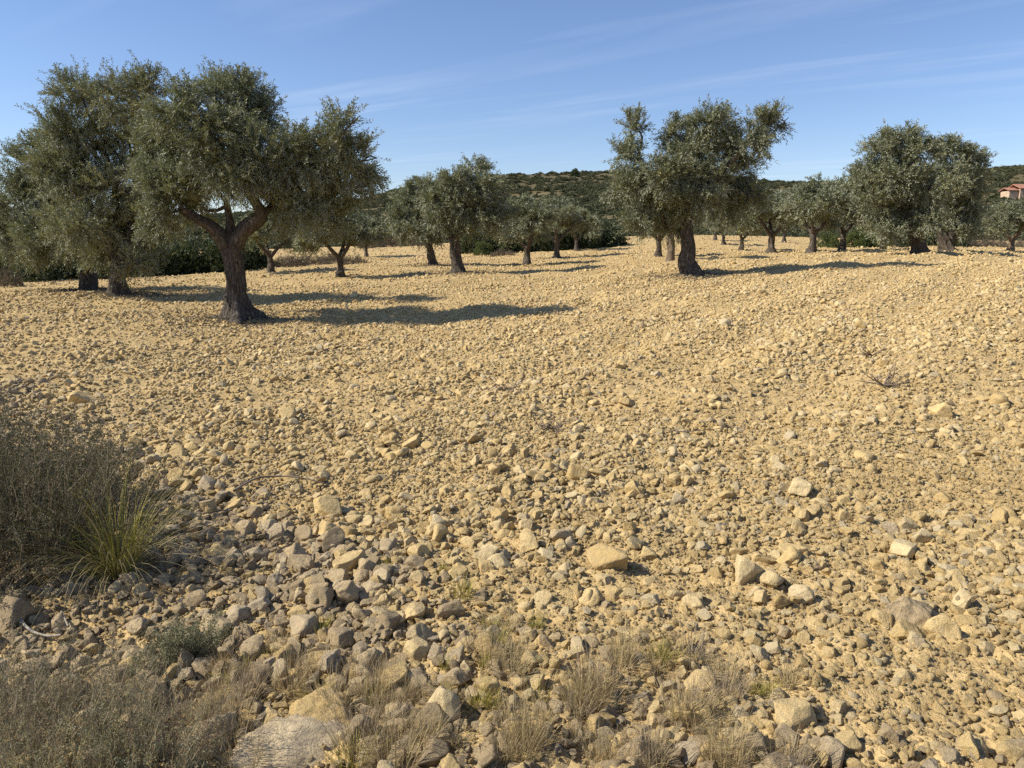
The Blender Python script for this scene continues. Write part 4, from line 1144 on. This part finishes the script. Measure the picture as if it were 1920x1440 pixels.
# fallen leaves and twiglets under the nearer trees
gl_ = np.random.default_rng(808); lit = Acc()
for k, (tx, ty) in enumerate(TREES[:6]):
    n = 2600
    rr_ = np.abs(gl_.normal(0, 1.0, n)) + 0.2; a = gl_.uniform(0, 6.28, n)
    x = tx + np.cos(a) * rr_; y = ty + np.sin(a) * rr_
    p = np.stack([x, y, ground_z(x, y) + gl_.uniform(0.004, 0.05, n)], -1)
    d = unit(np.stack([gl_.normal(0, 1, n), gl_.normal(0, 1, n), gl_.normal(0, 0.25, n)], -1))
    v, f = leaf_quads(p, d, gl_.uniform(0.04, 0.11, n), gl_.uniform(0.012, 0.022, n), gl_)
    lit.add(v, f, np.repeat(gl_.uniform(0, 1, n), 4))
o = link('leaf_litter', lit.mesh('leaf_litter', M_DRYBUSH)); tag(o, 'grey-brown fallen leaves and twiglets under the nearer olive trees', 'leaf litter', kind='stuff')

# ---------------------------------------------------------------- sticks and twigs
def stick(pts_px, r0, r1, mat, label, branches=(), lift=0.02):
    P = []
    for k, (px, py) in enumerate(pts_px):
        x, y = on_ground(px, py); P.append((x, y, gz(x, y) + lift + 0.012 * (k % 2)))
    P = np.array(P); base = P[0].copy(); P = P - base
    acc = Acc(); q = bez(P, 5 * len(P)); v, f = tube(q, np.linspace(r0, r1, len(q)), 7, 0.12, 2); acc.add(v, f)
    for t, az, ln in branches:
        s0 = q[int(t * (len(q) - 1))]
        e = s0 + np.array([math.cos(az) * ln, math.sin(az) * ln, ln * 0.5])
        bq = bez([s0, (s0 + e) / 2 + np.array([0, 0, ln * 0.15]), e], 6); v, f = tube(bq, np.linspace(r1 * 1.2, r1 * 0.5, len(bq)), 5); acc.add(v, f)
    o = link('stick', acc.mesh('stick', mat, True), loc=base)
    tag(o, label, 'stick'); return o
stick([(440, 942), (480, 925), (515, 914), (560, 918), (608, 920)], 0.008, 0.003, M_TWIG, 'thin dark curved stick lying over stones left of centre', [(0.7, 0.6, 0.05)], 0.05)
stick([(1215, 819), (1275, 825), (1335, 820), (1375, 815), (1400, 830)], 0.0038, 0.002, M_TWIG, 'long thin twig lying nearly level in the mid field', [(0.85, 0.8, 0.10), (0.6, -0.5, 0.08)], 0.04)
stick([(40, 1192), (62, 1210), (90, 1218), (118, 1222)], 0.007, 0.004, M_WHITETWIG, 'bleached white curved stick at the left among stones', [], 0.03)
stick([(118, 1170), (124, 1182), (130, 1192)], 0.005, 0.004, M_WHITETWIG, 'short bleached stick standing above the curved white one', [], 0.03)
def deadtwigs(px, py, h, n, label, seed):
    gg = np.random.default_rng(seed); x, y = on_ground(px, py); acc = Acc()
    for k in range(n):
        a = gg.uniform(0, 6.28); l_ = h * gg.uniform(.5, 1.2)
        e = np.array([math.cos(a) * l_, math.sin(a) * l_ * .6, l_ * gg.uniform(.1, .8)])
        q = bez([(0, 0, 0), e * .5 + gg.normal(0, .02, 3), e], 8); v, f = tube(q, np.linspace(.007, .002, len(q)), 5); acc.add(v, f)
        for j in range(3):
            s0 = q[int(gg.integers(3, len(q)))]; e2 = s0 + gg.normal(0, .07, 3); v, f = tube(bez([s0, (s0 + e2) / 2, e2], 4), np.linspace(.003, .0015, 5), 4); acc.add(v, f)
    o = link('dead_twigs', acc.mesh('dead_twigs', M_TWIG, True), loc=(x, y, gz(x, y) + 0.02)); tag(o, label, 'dead twigs')
deadtwigs(1655, 740, 0.26, 11, 'spiky bunch of dark dead twigs on the right of the field', 3)
deadtwigs(950, 748, 0.2, 7, 'faint grey bunch of dead twigs in the middle distance', 4)
deadtwigs(1635, 668, 0.22, 6, 'small grey bunch of dead twigs farther out on the right', 5)
deadtwigs(1040, 808, 0.14, 6, 'small grey bunch of dead twigs left of the long thin twig', 6)
